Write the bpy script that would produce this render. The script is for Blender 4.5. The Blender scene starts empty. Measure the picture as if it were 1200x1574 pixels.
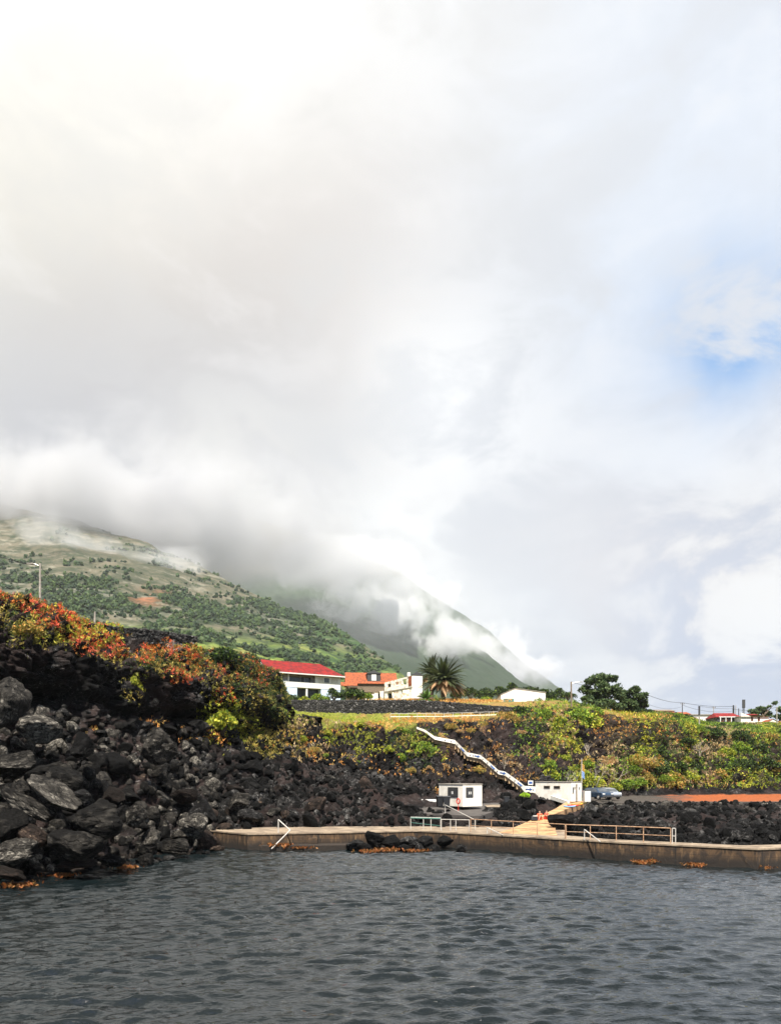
import bpy, math, random
import numpy as np
R = math.radians
random.seed(7); rng = np.random.default_rng(7)
SC = bpy.context.scene; COL = SC.collection

# ---------------------------------------------------------------- camera
F = 1137.0; HY = 1195.0; CX = 600.0; CH = 5.5          # focal length in photo pixels, horizon row, camera height above the sea
cam = bpy.data.cameras.new('camera'); camo = bpy.data.objects.new('camera', cam); COL.objects.link(camo)
camo.location = (0, 0, CH); camo.rotation_euler = (R(90), 0, 0)
cam.sensor_fit = 'VERTICAL'; cam.sensor_height = 36; cam.lens = 36*F/1574; cam.shift_y = (HY-787)/1574
cam.clip_start = .5; cam.clip_end = 20000
SC.camera = camo

# ---------------------------------------------------------------- exposure and render
SC.view_settings.view_transform = 'Standard'; SC.view_settings.look = 'None'
SC.view_settings.exposure = 1.12; SC.view_settings.gamma = 1
cy = SC.cycles
cy.max_bounces = 8; cy.diffuse_bounces = 2; cy.glossy_bounces = 3; cy.transmission_bounces = 3
cy.volume_bounces = 5; cy.transparent_max_bounces = 8
cy.volume_step_rate = 1.0; cy.volume_max_steps = 160
cy.use_denoising = True; cy.caustics_reflective = False; cy.caustics_refractive = False
cy.sample_clamp_indirect = 6; cy.sample_clamp_direct = 4

# ---------------------------------------------------------------- sun
SUN = np.array([.03, -.54, .84]); SUN /= np.linalg.norm(SUN)
sl = bpy.data.lights.new('sun', 'SUN'); sl.energy = 5.0; sl.angle = R(.6); sl.color = (1, .93, .82)
so = bpy.data.objects.new('sun', sl); COL.objects.link(so)
from mathutils import Vector, Matrix, Euler
so.rotation_euler = Vector(-SUN).to_track_quat('-Z', 'Y').to_euler(); so.location = (30, -30, 80)
SUN_EL = math.asin(SUN[2]); SUN_AZ = math.atan2(SUN[0], SUN[1])

# ---------------------------------------------------------------- sky (world): Nishita sky behind a deck of cloud
W = bpy.data.worlds.new('World'); SC.world = W; W.use_nodes = True
nt = W.node_tree; nt.nodes.clear()
class NB:
    def __init__(s, nt): s.t = nt
    def n(s, ty, **k):
        n = s.t.nodes.new(ty)
        for a, b in k.items(): setattr(n, a, b)
        return n
    def l(s, a, b): s.t.links.new(a, b)
    def put(s, sock, v):
        if hasattr(v, 'is_linked') or isinstance(v, bpy.types.NodeSocket): s.l(v, sock)
        else: sock.default_value = v
    def m(s, op, a, b=None, c=None, clamp=False):
        n = s.n('ShaderNodeMath', operation=op, use_clamp=clamp); s.put(n.inputs[0], a)
        if b is not None: s.put(n.inputs[1], b)
        if c is not None: s.put(n.inputs[2], c)
        return n.outputs[0]
    def v(s, op, a, b=None):
        n = s.n('ShaderNodeVectorMath', operation=op); s.put(n.inputs[0], a)
        if b is not None: s.put(n.inputs[1], b)
        return n.outputs['Value'] if op in ('DOT_PRODUCT', 'LENGTH', 'DISTANCE') else n.outputs[0]
    def noise(s, vec, scale, det=5, rough=.55, dist=0, col=False):
        n = s.n('ShaderNodeTexNoise'); s.put(n.inputs['Vector'], vec); s.put(n.inputs['Scale'], scale)
        n.inputs['Detail'].default_value = det; n.inputs['Roughness'].default_value = rough; n.inputs['Distortion'].default_value = dist
        return n.outputs['Color' if col else 'Fac']
    def voro(s, vec, scale, feat='F1', out='Distance', rand=1):
        n = s.n('ShaderNodeTexVoronoi', feature=feat); s.put(n.inputs['Vector'], vec); s.put(n.inputs['Scale'], scale)
        n.inputs['Randomness'].default_value = rand
        return n.outputs[out]
    def rng(s, v, a, b, c=0., d=1., smooth=True):
        n = s.n('ShaderNodeMapRange', interpolation_type='SMOOTHSTEP' if smooth else 'LINEAR'); s.put(n.inputs[0], v)
        for i, x in enumerate((a, b, c, d)): s.put(n.inputs[i+1], x)
        return n.outputs[0]
    def mix(s, f, a, b, blend='MIX'):
        n = s.n('ShaderNodeMix', data_type='RGBA', blend_type=blend)
        s.put(n.inputs[0], f)
        for i, x in ((6, a), (7, b)):
            if isinstance(x, tuple): x = (*x, 1) if len(x) == 3 else x
            s.put(n.inputs[i], x)
        return n.outputs[2]
    def vscale(s, v, sc):
        n = s.n('ShaderNodeMapping'); s.put(n.inputs[0], v); n.inputs['Scale'].default_value = sc; return n.outputs[0]
def lin(r, g, b):
    f = lambda c: (c/255/12.92) if c/255 <= .04045 else ((c/255+.055)/1.055)**2.4
    return (f(r), f(g), f(b))
b = NB(nt)
tc = b.n('ShaderNodeTexCoord'); D = tc.outputs['Generated']
def pdir(px, py):
    v = np.array([(px-CX)/F, 1, (HY-py)/F]); return tuple(v/np.linalg.norm(v))
nA = b.noise(D, 2.2, 6, .55, .3, True)
Dw = b.v('ADD', D, b.v('MULTIPLY', b.v('SUBTRACT', nA, (.5, .5, .5)), (.22, .22, .22)))
Dn = b.v('NORMALIZE', Dw)
nB = b.noise(b.vscale(D, (1, 1, 1.9)), 5.5, 8, .6, .35)
nC = b.noise(b.vscale(D, (1, 1, 2.2)), 1.9, 6, .55, .4)
def blob(px, py, rad, k=1.0, d=None):        # soft round patch of sky, rad in photo pixels
    c = b.v('DOT_PRODUCT', d or Dn, pdir(px, py))
    r2 = (rad/F)**2/2
    e = b.m('EXPONENT', b.m('MULTIPLY', b.m('SUBTRACT', c, 1.0), 1/r2/1.0))
    return b.m('MULTIPLY', e, k) if k != 1 else e
sx = b.n('ShaderNodeSeparateXYZ'); b.l(D, sx.inputs[0])
az = b.m('DIVIDE', sx.outputs[0], b.m('MAXIMUM', b.m('ABSOLUTE', sx.outputs[1]), .05))
c = b.mix(b.rng(az, -.45, .45), lin(252, 246, 232), lin(234, 241, 252))
c = b.mix(b.m('MULTIPLY', b.rng(nC, .38, .62), .5), c, lin(219, 221, 228))
c = b.mix(blob(-20, 60, 420, .95), c, (1.7, 1.7, 1.66))
c = b.mix(blob(40, 400, 330, .85), c, lin(255, 249, 230))
c = b.mix(blob(500, 500, 250, .7), c, lin(218, 208, 202))
c = b.mix(blob(250, 620, 240, .75), c, lin(212, 202, 193))
c = b.mix(blob(130, 730, 240, .9), c, lin(196, 197, 204))
c = b.mix(blob(450, 770, 160, .6), c, lin(206, 209, 217))
pf = b.rng(nB, .40, .62)
c = b.mix(b.m('MULTIPLY', blob(700, 650, 130), b.rng(nB, .36, .56, .45, 1)), c, (1.25, 1.25, 1.24))
c = b.mix(b.m('MULTIPLY', blob(625, 840, 85), b.rng(nB, .40, .56, .3, 1)), c, (1.25, 1.25, 1.22))
c = b.mix(b.m('MULTIPLY', blob(390, 800, 110), b.rng(nB, .40, .58, .2, .9)), c, (1.0, .98, .93))
c = b.mix(blob(900, 420, 200, .4), c, lin(222, 233, 249))
c = b.mix(b.m('MULTIPLY', blob(600, 300, 420), b.rng(nB, .44, .62, 0, .35)), c, lin(255, 250, 240))
c = b.mix(b.m('MULTIPLY', blob(850, 760, 260), b.rng(nB, .46, .62, 0, .6)), c, lin(206, 214, 228))
c = b.mix(blob(930, 1010, 230, .6), c, lin(196, 205, 220))
c = b.mix(b.m('MULTIPLY', blob(1160, 910, 140), b.rng(nB, .36, .50, .5, 1)), c, (.98, .93, .86))
c = b.mix(b.m('MULTIPLY', blob(970, 890, 150), b.rng(nB, .38, .54, .2, .9)), c, lin(240, 235, 233))
c = b.mix(b.m('MULTIPLY', blob(1130, 835, 150), b.rng(nB, .44, .70)), c, lin(172, 182, 206))
c = b.mix(b.m('MULTIPLY', blob(1130, 1035, 200), b.rng(nB, .38, .58)), c, lin(158, 176, 212))
c = b.mix(b.m('MULTIPLY', blob(900, 1000, 240), b.rng(nB, .48, .68)), c, lin(246, 246, 248))
c = b.mix(b.rng(nB, .40, .66, 0, .20), c, lin(190, 194, 204))
c = b.mix(b.rng(nB, .50, .34, 0, .30), c, (1.02, 1.01, 1.0))
c = b.mix(b.m('MULTIPLY', b.rng(sx.outputs[2], .73, .86), .82), c, (.15, .145, .14))      # sky overhead, out of view, darkened to cut fill light and deepen crevices
skyn = b.n('ShaderNodeTexSky', sky_type='NISHITA'); skyn.sun_disc = False
skyn.sun_elevation = SUN_EL; skyn.sun_rotation = SUN_AZ; skyn.altitude = 0; skyn.air_density = 1; skyn.dust_density = 1
bg1 = b.n('ShaderNodeBackground'); b.l(skyn.outputs[0], bg1.inputs[0]); bg1.inputs[1].default_value = .06
bg2 = b.n('ShaderNodeBackground'); bg2.inputs[1].default_value = .465
gap = b.m('MULTIPLY', blob(1158, 510, 70), b.rng(nB, .66, .50), clamp=True)
gap = b.m('ADD', gap, b.m('MULTIPLY', blob(1050, 520, 100), b.rng(nB, .62, .46, 0, .16)), clamp=True)
c = b.mix(b.m('MULTIPLY', gap, .9), c, lin(96, 168, 236))
back = b.rng(b.m('ADD', sx.outputs[1], b.m('MULTIPLY', nC, .4)), .20, -.15)  # unseen sky behind the camera, kept clear and dim to lower the fill light
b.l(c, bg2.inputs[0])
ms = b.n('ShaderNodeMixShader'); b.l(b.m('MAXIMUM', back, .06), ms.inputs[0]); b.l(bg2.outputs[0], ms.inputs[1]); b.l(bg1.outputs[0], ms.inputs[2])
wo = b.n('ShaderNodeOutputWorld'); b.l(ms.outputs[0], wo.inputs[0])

# ---------------------------------------------------------------- helpers: points, tags, meshes
def at(px, py, Y): return np.array([(px-CX)/F*Y, Y, CH-(py-HY)/F*Y])
def atz(px, py, z):
    Y = (CH-z)*F/(py-HY); return np.array([(px-CX)/F*Y, Y, z])
def tag(o, label=None, cat=None, group=None, kind=None):
    if label: o['label'] = label
    if cat: o['category'] = cat
    if group: o['group'] = group
    if kind: o['kind'] = kind
    return o
def thing(name, label, cat, loc=(0, 0, 0), rz=0, group=None):
    o = bpy.data.objects.new(name, None); COL.objects.link(o)
    o.location = tuple(float(v) for v in loc); o.rotation_euler = (0, 0, rz); o.empty_display_size = .3
    return tag(o, label, cat, group)
def link(name, me, mat=None, parent=None):
    o = bpy.data.objects.new(name, me); COL.objects.link(o)
    if mat: me.materials.append(mat)
    if parent: o.parent = parent
    return o
def np_mesh(name, V, Fc, cols=None, smooth=False, attrs=None):
    V = np.asarray(V, dtype=np.float32); Fc = np.asarray(Fc, dtype=np.int32)
    me = bpy.data.meshes.new(name); k = Fc.shape[1]
    me.vertices.add(len(V)); me.vertices.foreach_set('co', V.ravel())
    me.loops.add(Fc.size); me.loops.foreach_set('vertex_index', Fc.ravel())
    me.polygons.add(len(Fc)); me.polygons.foreach_set('loop_start', np.arange(0, Fc.size, k, dtype=np.int32))
    me.polygons.foreach_set('loop_total', np.full(len(Fc), k, dtype=np.int32))
    me.polygons.foreach_set('use_smooth', np.full(len(Fc), smooth))
    me.update()
    if cols is not None:
        a = me.color_attributes.new('col', 'FLOAT_COLOR', 'POINT')
        c4 = np.ones((len(V), 4), dtype=np.float32); c4[:, :3] = cols; a.data.foreach_set('color', c4.ravel())
    for nm, arr in (attrs or {}).items():
        a = me.attributes.new(nm, 'FLOAT', 'POINT'); a.data.foreach_set('value', np.asarray(arr, dtype=np.float32).ravel())
    me.validate()
    return me
class MB:
    def __init__(s): s.v = []; s.f = []
    def add(s, vs, fs):
        k = len(s.v); s.v += [tuple(float(q) for q in v) for v in vs]; s.f += [tuple(i+k for i in f) for f in fs]; return s
    def box(s, c, d, rz=0, rx=0, ry=0):
        M = Euler((rx, ry, rz)).to_matrix(); vs = []
        for z in (-.5, .5):
            for x, y in ((-.5, -.5), (.5, -.5), (.5, .5), (-.5, .5)):
                vs.append(Vector(c) + M @ Vector((x*d[0], y*d[1], z*d[2])))
        return s.add(vs, [(3, 2, 1, 0), (4, 5, 6, 7), (0, 1, 5, 4), (1, 2, 6, 5), (2, 3, 7, 6), (3, 0, 4, 7)])
    def span(s, x0, x1, y0, y1, z0, z1): return s.box(((x0+x1)/2, (y0+y1)/2, (z0+z1)/2), (abs(x1-x0), abs(y1-y0), abs(z1-z0)))
    def tube(s, p0, p1, r0, r1=None, n=8):
        r1 = r0 if r1 is None else r1
        p0, p1 = Vector([float(q) for q in p0]), Vector([float(q) for q in p1]); d = (p1-p0)
        if d.length < 1e-6: return s
        q = d.to_track_quat('Z', 'Y'); vs = []
        for p, r in ((p0, r0), (p1, r1)):
            for i in range(n): a = 2*math.pi*i/n; vs.append(p + q @ Vector((math.cos(a)*r, math.sin(a)*r, 0)))
        return s.add(vs, [tuple(range(n))[::-1], tuple(range(n, 2*n))] + [(i, (i+1) % n, n+(i+1) % n, n+i) for i in range(n)])
    def path(s, pts, r, n=6):
        for a, c in zip(pts[:-1], pts[1:]): s.tube(a, c, r, r, n)
        return s
    def prism(s, poly, z0, z1):              # poly in xy, counter-clockwise; z may be list per vertex
        n = len(poly); z0 = z0 if hasattr(z0, '__len__') else [z0]*n; z1 = z1 if hasattr(z1, '__len__') else [z1]*n
        vs = [(p[0], p[1], z0[i]) for i, p in enumerate(poly)] + [(p[0], p[1], z1[i]) for i, p in enumerate(poly)]
        return s.add(vs, [tuple(range(n))[::-1], tuple(range(n, 2*n))] + [(i, (i+1) % n, n+(i+1) % n, n+i) for i in range(n)])
    def xprism(s, poly, y0, y1):             # poly in xz extruded along y
        n = len(poly); vs = [(p[0], y0, p[1]) for p in poly] + [(p[0], y1, p[1]) for p in poly]
        return s.add(vs, [tuple(range(n)), tuple(range(n, 2*n))[::-1]] + [((i+1) % n, i, n+i, n+(i+1) % n) for i in range(n)])
    def build(s, name, mat, parent=None, smooth=False, bevel=0):
        me = bpy.data.meshes.new(name); me.from_pydata(s.v, [], s.f); me.update()
        if smooth:
            for p in me.polygons: p.use_smooth = True
        o = link(name, me, mat, parent)
        if bevel:
            m = o.modifiers.new('b', 'BEVEL'); m.width = bevel; m.segments = 2; m.limit_method = 'ANGLE'
        return o
def copy_tree(o, loc=None, rz=None, sc=None, parent=None, label=None, rot=None):
    c = o.copy(); COL.objects.link(c)
    if parent: c.parent = parent
    if loc is not None: c.location = tuple(float(v) for v in loc)
    if rot is not None: c.rotation_euler = rot
    elif rz is not None: c.rotation_euler = (0, 0, rz)
    if sc is not None: c.scale = sc if hasattr(sc, '__len__') else (sc,)*3
    if label: c['label'] = label
    for ch in list(o.children): copy_tree(ch, parent=c)
    return c

# ---------------------------------------------------------------- helpers: noise in numpy
def _h(i, j, k, s):
    i = i.astype(np.uint32); j = j.astype(np.uint32); k = k.astype(np.uint32)
    h = i*np.uint32(374761393) + j*np.uint32(668265263) + k*np.uint32(2147483647) + np.uint32((s*974634777) & 0xffffffff)
    h = (h ^ (h >> np.uint32(13)))*np.uint32(1274126177); h = (h ^ (h >> np.uint32(16)))*np.uint32(2246822519)
    return ((h ^ (h >> np.uint32(15))) & np.uint32(0xffffff)).astype(np.float64)/16777215.
def vnoise(p, s=0):
    q = np.floor(p).astype(np.int64); f = p-q; f = f*f*f*(f*(f*6-15)+10); out = 0
    for a in (0, 1):
        for c_ in (0, 1):
            for d in (0, 1):
                w = (f[:, 0] if a else 1-f[:, 0])*(f[:, 1] if c_ else 1-f[:, 1])*(f[:, 2] if d else 1-f[:, 2])
                out = out + w*_h(q[:, 0]+a, q[:, 1]+c_, q[:, 2]+d, s)
    return out*2-1
def fbm(p, oct=4, s=0, g=.5):
    o = 0; a = 1; t = 0
    for i in range(oct): o = o+a*vnoise(p*2.03**i+17.3*i, s+i); t += a; a *= g
    return o/t
def worley(p, s=0):
    q = np.floor(p).astype(np.int64); f1 = np.full(len(p), 9.); f2 = f1.copy(); idn = np.zeros(len(p))
    for a in (-1, 0, 1):
        for c_ in (-1, 0, 1):
            for d in (-1, 0, 1):
                i, j, k = q[:, 0]+a, q[:, 1]+c_, q[:, 2]+d
                dx = i+_h(i, j, k, s)-p[:, 0]; dy = j+_h(i, j, k, s+1)-p[:, 1]; dz = k+_h(i, j, k, s+2)-p[:, 2]
                dd = np.sqrt(dx*dx+dy*dy+dz*dz); m = dd < f1
                f2 = np.where(m, f1, np.minimum(f2, dd)); idn = np.where(m, _h(i, j, k, s+3), idn); f1 = np.where(m, dd, f1)
    return f1, f2, idn
def sstep(x, a, c_): t = np.clip((x-a)/(c_-a), 0, 1); return t*t*(3-2*t)

# ---------------------------------------------------------------- helpers: materials
def new_mat(name):
    m = bpy.data.materials.new(name); m.use_nodes = True; m.node_tree.nodes.clear(); bb = NB(m.node_tree)
    p = bb.n('ShaderNodeBsdfPrincipled'); o = bb.n('ShaderNodeOutputMaterial'); bb.l(p.outputs[0], o.inputs[0])
    return m, bb, p, o
def bump(bb, p, h, strength=.5, dist=.05):
    n = bb.n('ShaderNodeBump'); n.inputs['Strength'].default_value = strength; n.inputs['Distance'].default_value = dist
    bb.l(h, n.inputs['Height']); bb.l(n.outputs[0], p.inputs['Normal'])
def simple(name, c1, c2=None, rough=.7, scale=3, metal=0, bs=.2, bd=.02, det=6, lo=.35, hi=.65):
    m, bb, p, o = new_mat(name); c2 = c2 or tuple(v*.75 for v in c1)
    t = bb.n('ShaderNodeTexCoord').outputs['Object']; n = bb.noise(t, scale, det, .65, .2)
    bb.l(bb.mix(bb.rng(n, lo, hi), c1, c2), p.inputs['Base Color'])
    p.inputs['Roughness'].default_value = rough; p.inputs['Metallic'].default_value = metal
    if bs: bump(bb, p, bb.noise(t, scale*6, 4, .6), bs, bd)
    return m
def rock_nodes(bb, tcv, dark=(.0013, .0013, .0014), mid=(.011, .0106, .0106), light=(.22, .215, .21), sc=1., bias=0.):
    n0 = bb.noise(tcv, .33*sc, 5, .6, .6); n1 = bb.noise(tcv, 1.3*sc, 8, .65, .6); n2 = bb.noise(tcv, 4.5*sc, 9, .74, .8); n3 = bb.noise(tcv, 15*sc, 5, .7)
    isl = bb.n('ShaderNodeNewGeometry').outputs['Random Per Island']; orr = bb.n('ShaderNodeObjectInfo').outputs['Random']
    rr = bb.m('FRACT', bb.m('ADD', isl, orr))                                     # every stone its own tone
    tone = bb.m('ADD', bb.m('ADD', bb.rng(n0, .35, .65, -.22, .22, False), bb.m('MULTIPLY', bb.m('SUBTRACT', rr, .5), .55)), bias)
    c1 = bb.mix(bb.rng(bb.m('ADD', n1, bb.m('MULTIPLY', tone, .5)), .40, .62), dark, mid)
    li = bb.rng(bb.m('ADD', n2, bb.m('MULTIPLY', tone, .38)), .55, .74)
    c2 = bb.mix(bb.m('MULTIPLY', li, bb.rng(n1, .40, .58, .25, 1.)), c1, light)
    c3 = bb.mix(bb.rng(n3, .48, .34, 0, .85), c2, dark)
    v = bb.voro(bb.v('ADD', tcv, bb.v('MULTIPLY', bb.noise(tcv, 2.0*sc, 3, .6, 0, True), (.5, .5, .5))), 1.5*sc, 'DISTANCE_TO_EDGE')
    c3 = bb.mix(bb.rng(v, .0, .035, .9, 0), c3, dark)
    hgt = bb.m('ADD', bb.m('MULTIPLY', n2, .9), bb.m('ADD', bb.m('MULTIPLY', n3, .3), bb.rng(v, 0, .07, 0, .35)))
    return c3, hgt
def rock_mat(name, **k):
    m, bb, p, o = new_mat(name); t = bb.n('ShaderNodeTexCoord').outputs['Object']
    c_, h = rock_nodes(bb, t, **k); bb.l(c_, p.inputs['Base Color']); p.inputs['Roughness'].default_value = .85
    p.inputs['Specular IOR Level'].default_value = .14
    bump(bb, p, h, .9, .12); return m
def leaf_mat(name, rough=.6):
    m, bb, p, o = new_mat(name)
    a = bb.n('ShaderNodeAttribute', attribute_name='col').outputs['Color']
    p.inputs['Roughness'].default_value = rough; bb.l(a, p.inputs['Base Color']); p.inputs['Specular IOR Level'].default_value = .3
    tr = bb.n('ShaderNodeBsdfTranslucent'); bb.l(a, tr.inputs[0]); mx = bb.n('ShaderNodeMixShader'); mx.inputs[0].default_value = .28
    bb.l(p.outputs[0], mx.inputs[1]); bb.l(tr.outputs[0], mx.inputs[2]); bb.l(mx.outputs[0], o.inputs[0]); return m
M = {}
M['rock'] = rock_mat('basalt')
M['rock_grey'] = rock_mat('basalt_grey', dark=(.003, .0028, .0026), mid=(.036, .033, .029), light=(.27, .25, .215), bias=.05)
M['rock_brown'] = rock_mat('basalt_brown', dark=(.008, .006, .005), mid=(.035, .024, .019), light=(.30, .22, .16))
M['white'] = simple('white_render', (.84, .81, .74), (.70, .66, .58), .85, 1.3, bs=.15)
M['white_clean'] = simple('white_paint', (.68, .68, .66), (.60, .60, .58), .5, 3, bs=0)
M['bluewhite'] = simple('pale_blue_paint', (.50, .60, .74), (.42, .52, .66), .7, 2, bs=0)
M['cream'] = simple('cream_render', (.74, .69, .58), (.56, .50, .38), .85, 1.0, bs=.15)
M['ruin'] = simple('flaking_plaster', (.84, .81, .73), (.50, .38, .26), .9, 1.6, bs=.5, bd=.05, lo=.50, hi=.60)
M['red_tile'] = simple('red_roof_tiles', (.23, .005, .004), (.09, .003, .003), .9, 1.3, bs=.4)
M['orange_tile'] = simple('orange_roof_tiles', (.33, .075, .018), (.13, .032, .012), .8, 2.2, bs=.4)
M['dark'] = simple('dark_opening', (.012, .013, .015), (.02, .02, .022), .3, 2, bs=0)
M['shutter'] = simple('dark_grey_shutter', (.035, .037, .04), (.05, .05, .052), .5, 6, bs=0)
M['glass'] = simple('window_glass', (.05, .06, .07), (.09, .10, .11), .08, 1, bs=0)
M['curtain'] = simple('pale_blind', (.55, .54, .50), (.42, .41, .38), .8, 3, bs=0)
M['asphalt'] = simple('asphalt', (.040, .036, .034), (.075, .066, .060), .95, 1.2, bs=.5)
M['concrete'] = simple('tan_concrete', (.50, .36, .21), (.30, .19, .10), .9, 1.1, bs=.5)  # warm tan is the concrete's own colour
M['ramp'] = simple('ramp_concrete', (.50, .31, .15), (.26, .145, .07), .9, .9, bs=.5)
M['steel'] = simple('galvanised_steel', (.62, .60, .56), (.45, .42, .38), .4, 8, .3, bs=0)
M['rusty'] = simple('rusty_pipe', (.50, .34, .22), (.28, .15, .08), .7, 5, .1, bs=.1)
M['green_paint'] = simple('sea_green_paint', (.06, .20, .16), (.04, .13, .11), .5, 5, bs=0)
M['teal'] = simple('teal_door', (.03, .20, .17), (.02, .13, .11), .5, 4, bs=0)
M['wood'] = simple('weathered_wood', (.22, .17, .12), (.12, .09, .06), .9, 5, bs=.3)
M['pole'] = simple('grey_concrete_pole', (.34, .31, .27), (.22, .2, .17), .9, 3, bs=.2)
M['black'] = simple('black_plastic', (.014, .015, .018), (.02, .022, .026), .45, 3, bs=0)
M['blue'] = simple('blue_paint', (.02, .09, .30), (.02, .06, .22), .6, 3, bs=0)
M['red'] = simple('red_plastic', (.70, .04, .02), (.55, .03, .02), .5, 3, bs=0)
M['bark'] = simple('bark', (.16, .12, .085), (.07, .05, .035), .95, 4, bs=.6, bd=.05)
M['deadwood'] = simple('bleached_wood', (.42, .38, .32), (.2, .17, .14), .9, 6, bs=.2)
M['deadbrown'] = simple('brown_twigs', (.34, .20, .12), (.2, .12, .07), .9, 6, bs=.2)
M['leaf'] = leaf_mat('leaves')
M['skin'] = simple('skin', (.50, .30, .20), (.44, .26, .18), .6, 8, bs=0)
# ================================================================ SETTING
# ---------------------------------------------------------------- sea
def grid_faces(nr, nc):
    i = np.arange(nr-1)[:, None]*nc+np.arange(nc-1)[None, :]
    return np.stack([i, i+1, i+nc+1, i+nc], -1).reshape(-1, 4)
def build_water():
    xs = np.concatenate([[-9000, -3000, -900, -300, -120, -60], np.arange(-36, 36, .085), [45, 60, 120, 300, 900, 3000, 9000]])
    ys = [-9000., -3000, -900, -200, -60, -20, 0, 6]; y = 10.
    while y < 66: ys.append(y); y += .050+.0021*(y-10)
    ys = np.array(ys+[70, 80, 95])
    X, Y = np.meshgrid(xs, ys); Z = np.zeros_like(X); r = np.random.default_rng(3)
    DX = np.zeros_like(X)
    gust = .85+.5*fbm(np.stack([X.ravel()*.055, Y.ravel()*.09, X.ravel()*0], 1), 3, 40).reshape(X.shape)
    fine = (X > -36) & (X < 36) & (Y > 9) & (Y < 67)
    for i in range(44):
        lam = 10**r.uniform(math.log10(.22), math.log10(1.5)); th = r.normal(-.5*math.pi+.10, .21)
        k = 2*math.pi/lam; a = (.0120 if lam > .9 else .0185)*lam*(.4+1.0*r.random()); ph = r.uniform(0, 6.28)
        Lc = np.clip(lam/(.16+.0045*(Y-10))-.9, 0, 1)       # leave out waves finer than the sheet's own spacing
        arg = k*(math.cos(th)*X+math.sin(th)*Y)+ph+1.6*np.sin(.13*X*math.cos(i)+.17*Y+i)
        s = np.abs(np.sin(arg*.5)); Z += a*gust*Lc*(1-2*s)*1.0
        X = X; DX += 0
    Z[~fine] = 0
    me = np_mesh('water', np.stack([X.ravel(), Y.ravel(), Z.ravel()], 1), grid_faces(len(ys), len(xs)), smooth=True)
    m, bb, p, o = new_mat('sea_water'); t = bb.n('ShaderNodeTexCoord').outputs['Object']
    p.inputs['Base Color'].default_value = (.004, .007, .008, 1); p.inputs['Roughness'].default_value = .035; p.inputs['IOR'].default_value = 1.75
    nn = bb.noise(bb.vscale(t, (1.0, 2.6, 1)), 2.0, 3, .55, .6)
    n3 = bb.noise(bb.vscale(t, (1.0, 2.2, 1)), 5.5, 2, .5, .8)
    bump(bb, p, bb.m('ADD', nn, bb.m('MULTIPLY', n3, .6)), .36, .10)
    return tag(link('water', me, m), kind='structure')
build_water()

# ---------------------------------------------------------------- terrain: shore, cliff, terrace, plateau in one sheet
T = {  # px: waterline Y; (py,Y) of low slope, high slope, cliff foot, cliff mid, brow; (Y,z) terrace back, behind the wall, houses, far
-420:(28,(1300,30),(1180,34),(1100,38),(970,39),(800,43),(72,20.5),(120,22),(150,23)),
-120:(36,(1285,38),(1190,42),(1108,46),(985,47),(860,51),(76,20.5),(120,22),(150,22.6)),
0:(40.3,(1280,42.5),(1190,47),(1110,52),(990,52.5),(896,56),(80,20.0),(120,21),(150,22)),
60:(42.5,(1275,45),(1190,49.5),(1115,54),(1000,54.5),(918,59),(85,19.5),(120,20.5),(150,22)),
130:(46,(1270,48.5),(1195,53),(1120,58),(1010,59),(948,64),(90,18.8),(120,20),(150,21.5)),
200:(50,(1268,53),(1200,58),(1130,63),(1025,64),(972,70),(95,18.4),(120,19.5),(150,21)),
270:(54.5,(1262,58),(1205,63),(1130,69),(1035,70),(988,75),(98,18.3),(120,19),(150,20.6)),
330:(59,(1262,62),(1205,67.5),(1138,74),(1048,75),(996,80),(102,18.6),(120,18.8),(150,20.4)),
395:(61,(1255,65),(1205,72),(1142,79),(1065,80),(1018,86),(106,18.8),(120,18.8),(147,20.3)),
432:(61.5,(1253,66),(1207,74),(1155,82),(1090,83),(1044,88),(109,18.4),(121,18.4),(145,20.3)),
452:(61.5,(1252,66),(1208,75),(1168,83),(1128,90),(1099,97),(118,15.4),(121.3,17.8),(142,20.3)),
500:(62,(1252,67),(1212,77),(1178,86),(1140,91),(1113,96),(118,15.2),(121.3,17.6),(142,20.3)),
560:(62,(1252,68),(1215,78),(1182,88),(1146,93),(1117,98),(117,14.8),(120.3,17.6),(142,20.3)),
605:(62.5,(1258,67),(1226,78),(1192,90),(1152,95),(1120,101),(116,14.7),(119.3,17.5),(142,20.3)),
650:(63,(1262,67),(1241,75.5),(1210,91),(1158,98),(1112,106),(115,14.8),(118.3,17.4),(142,20.3)),
720:(63,(1262,67),(1242,76.5),(1213,93),(1158,101),(1108,109),(115,14.8),(118.3,17.2),(142,20.3)),
790:(62,(1266,67),(1240,79),(1217,95),(1155,104),(1102,111),(117,16),(122,18),(145,20.3)),
860:(58,(1270,65),(1238,82),(1223,98),(1160,107),(1094,114),(121,17),(127,18.8),(150,20.2)),
905:(54,(1274,61),(1234.5,85),(1225,100),(1162,108),(1090,116),(122,17.2),(130,18),(155,19.5)),
960:(52,(1277,57.5),(1234,86),(1225,106),(1165,111),(1106,116),(122,15.8),(135,17),(170,19)),
1040:(50.5,(1279,55.5),(1233.5,87.5),(1223,109),(1172,113),(1110,121),(128,15.4),(145,17.8),(185,19)),
1100:(49.5,(1279,54.5),(1233,88),(1223,112),(1176,118),(1130,125),(135,13.8),(160,16.4),(188,19.3)),
1200:(49,(1279,54),(1233,88),(1222,113),(1176,120),(1130,127),(137,13.8),(160,16.4),(188,19.2)),
1700:(49,(1279,54),(1233,88),(1222,113),(1176,120),(1130,127),(137,13.8),(160,16.4),(188,19)),
}
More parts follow.
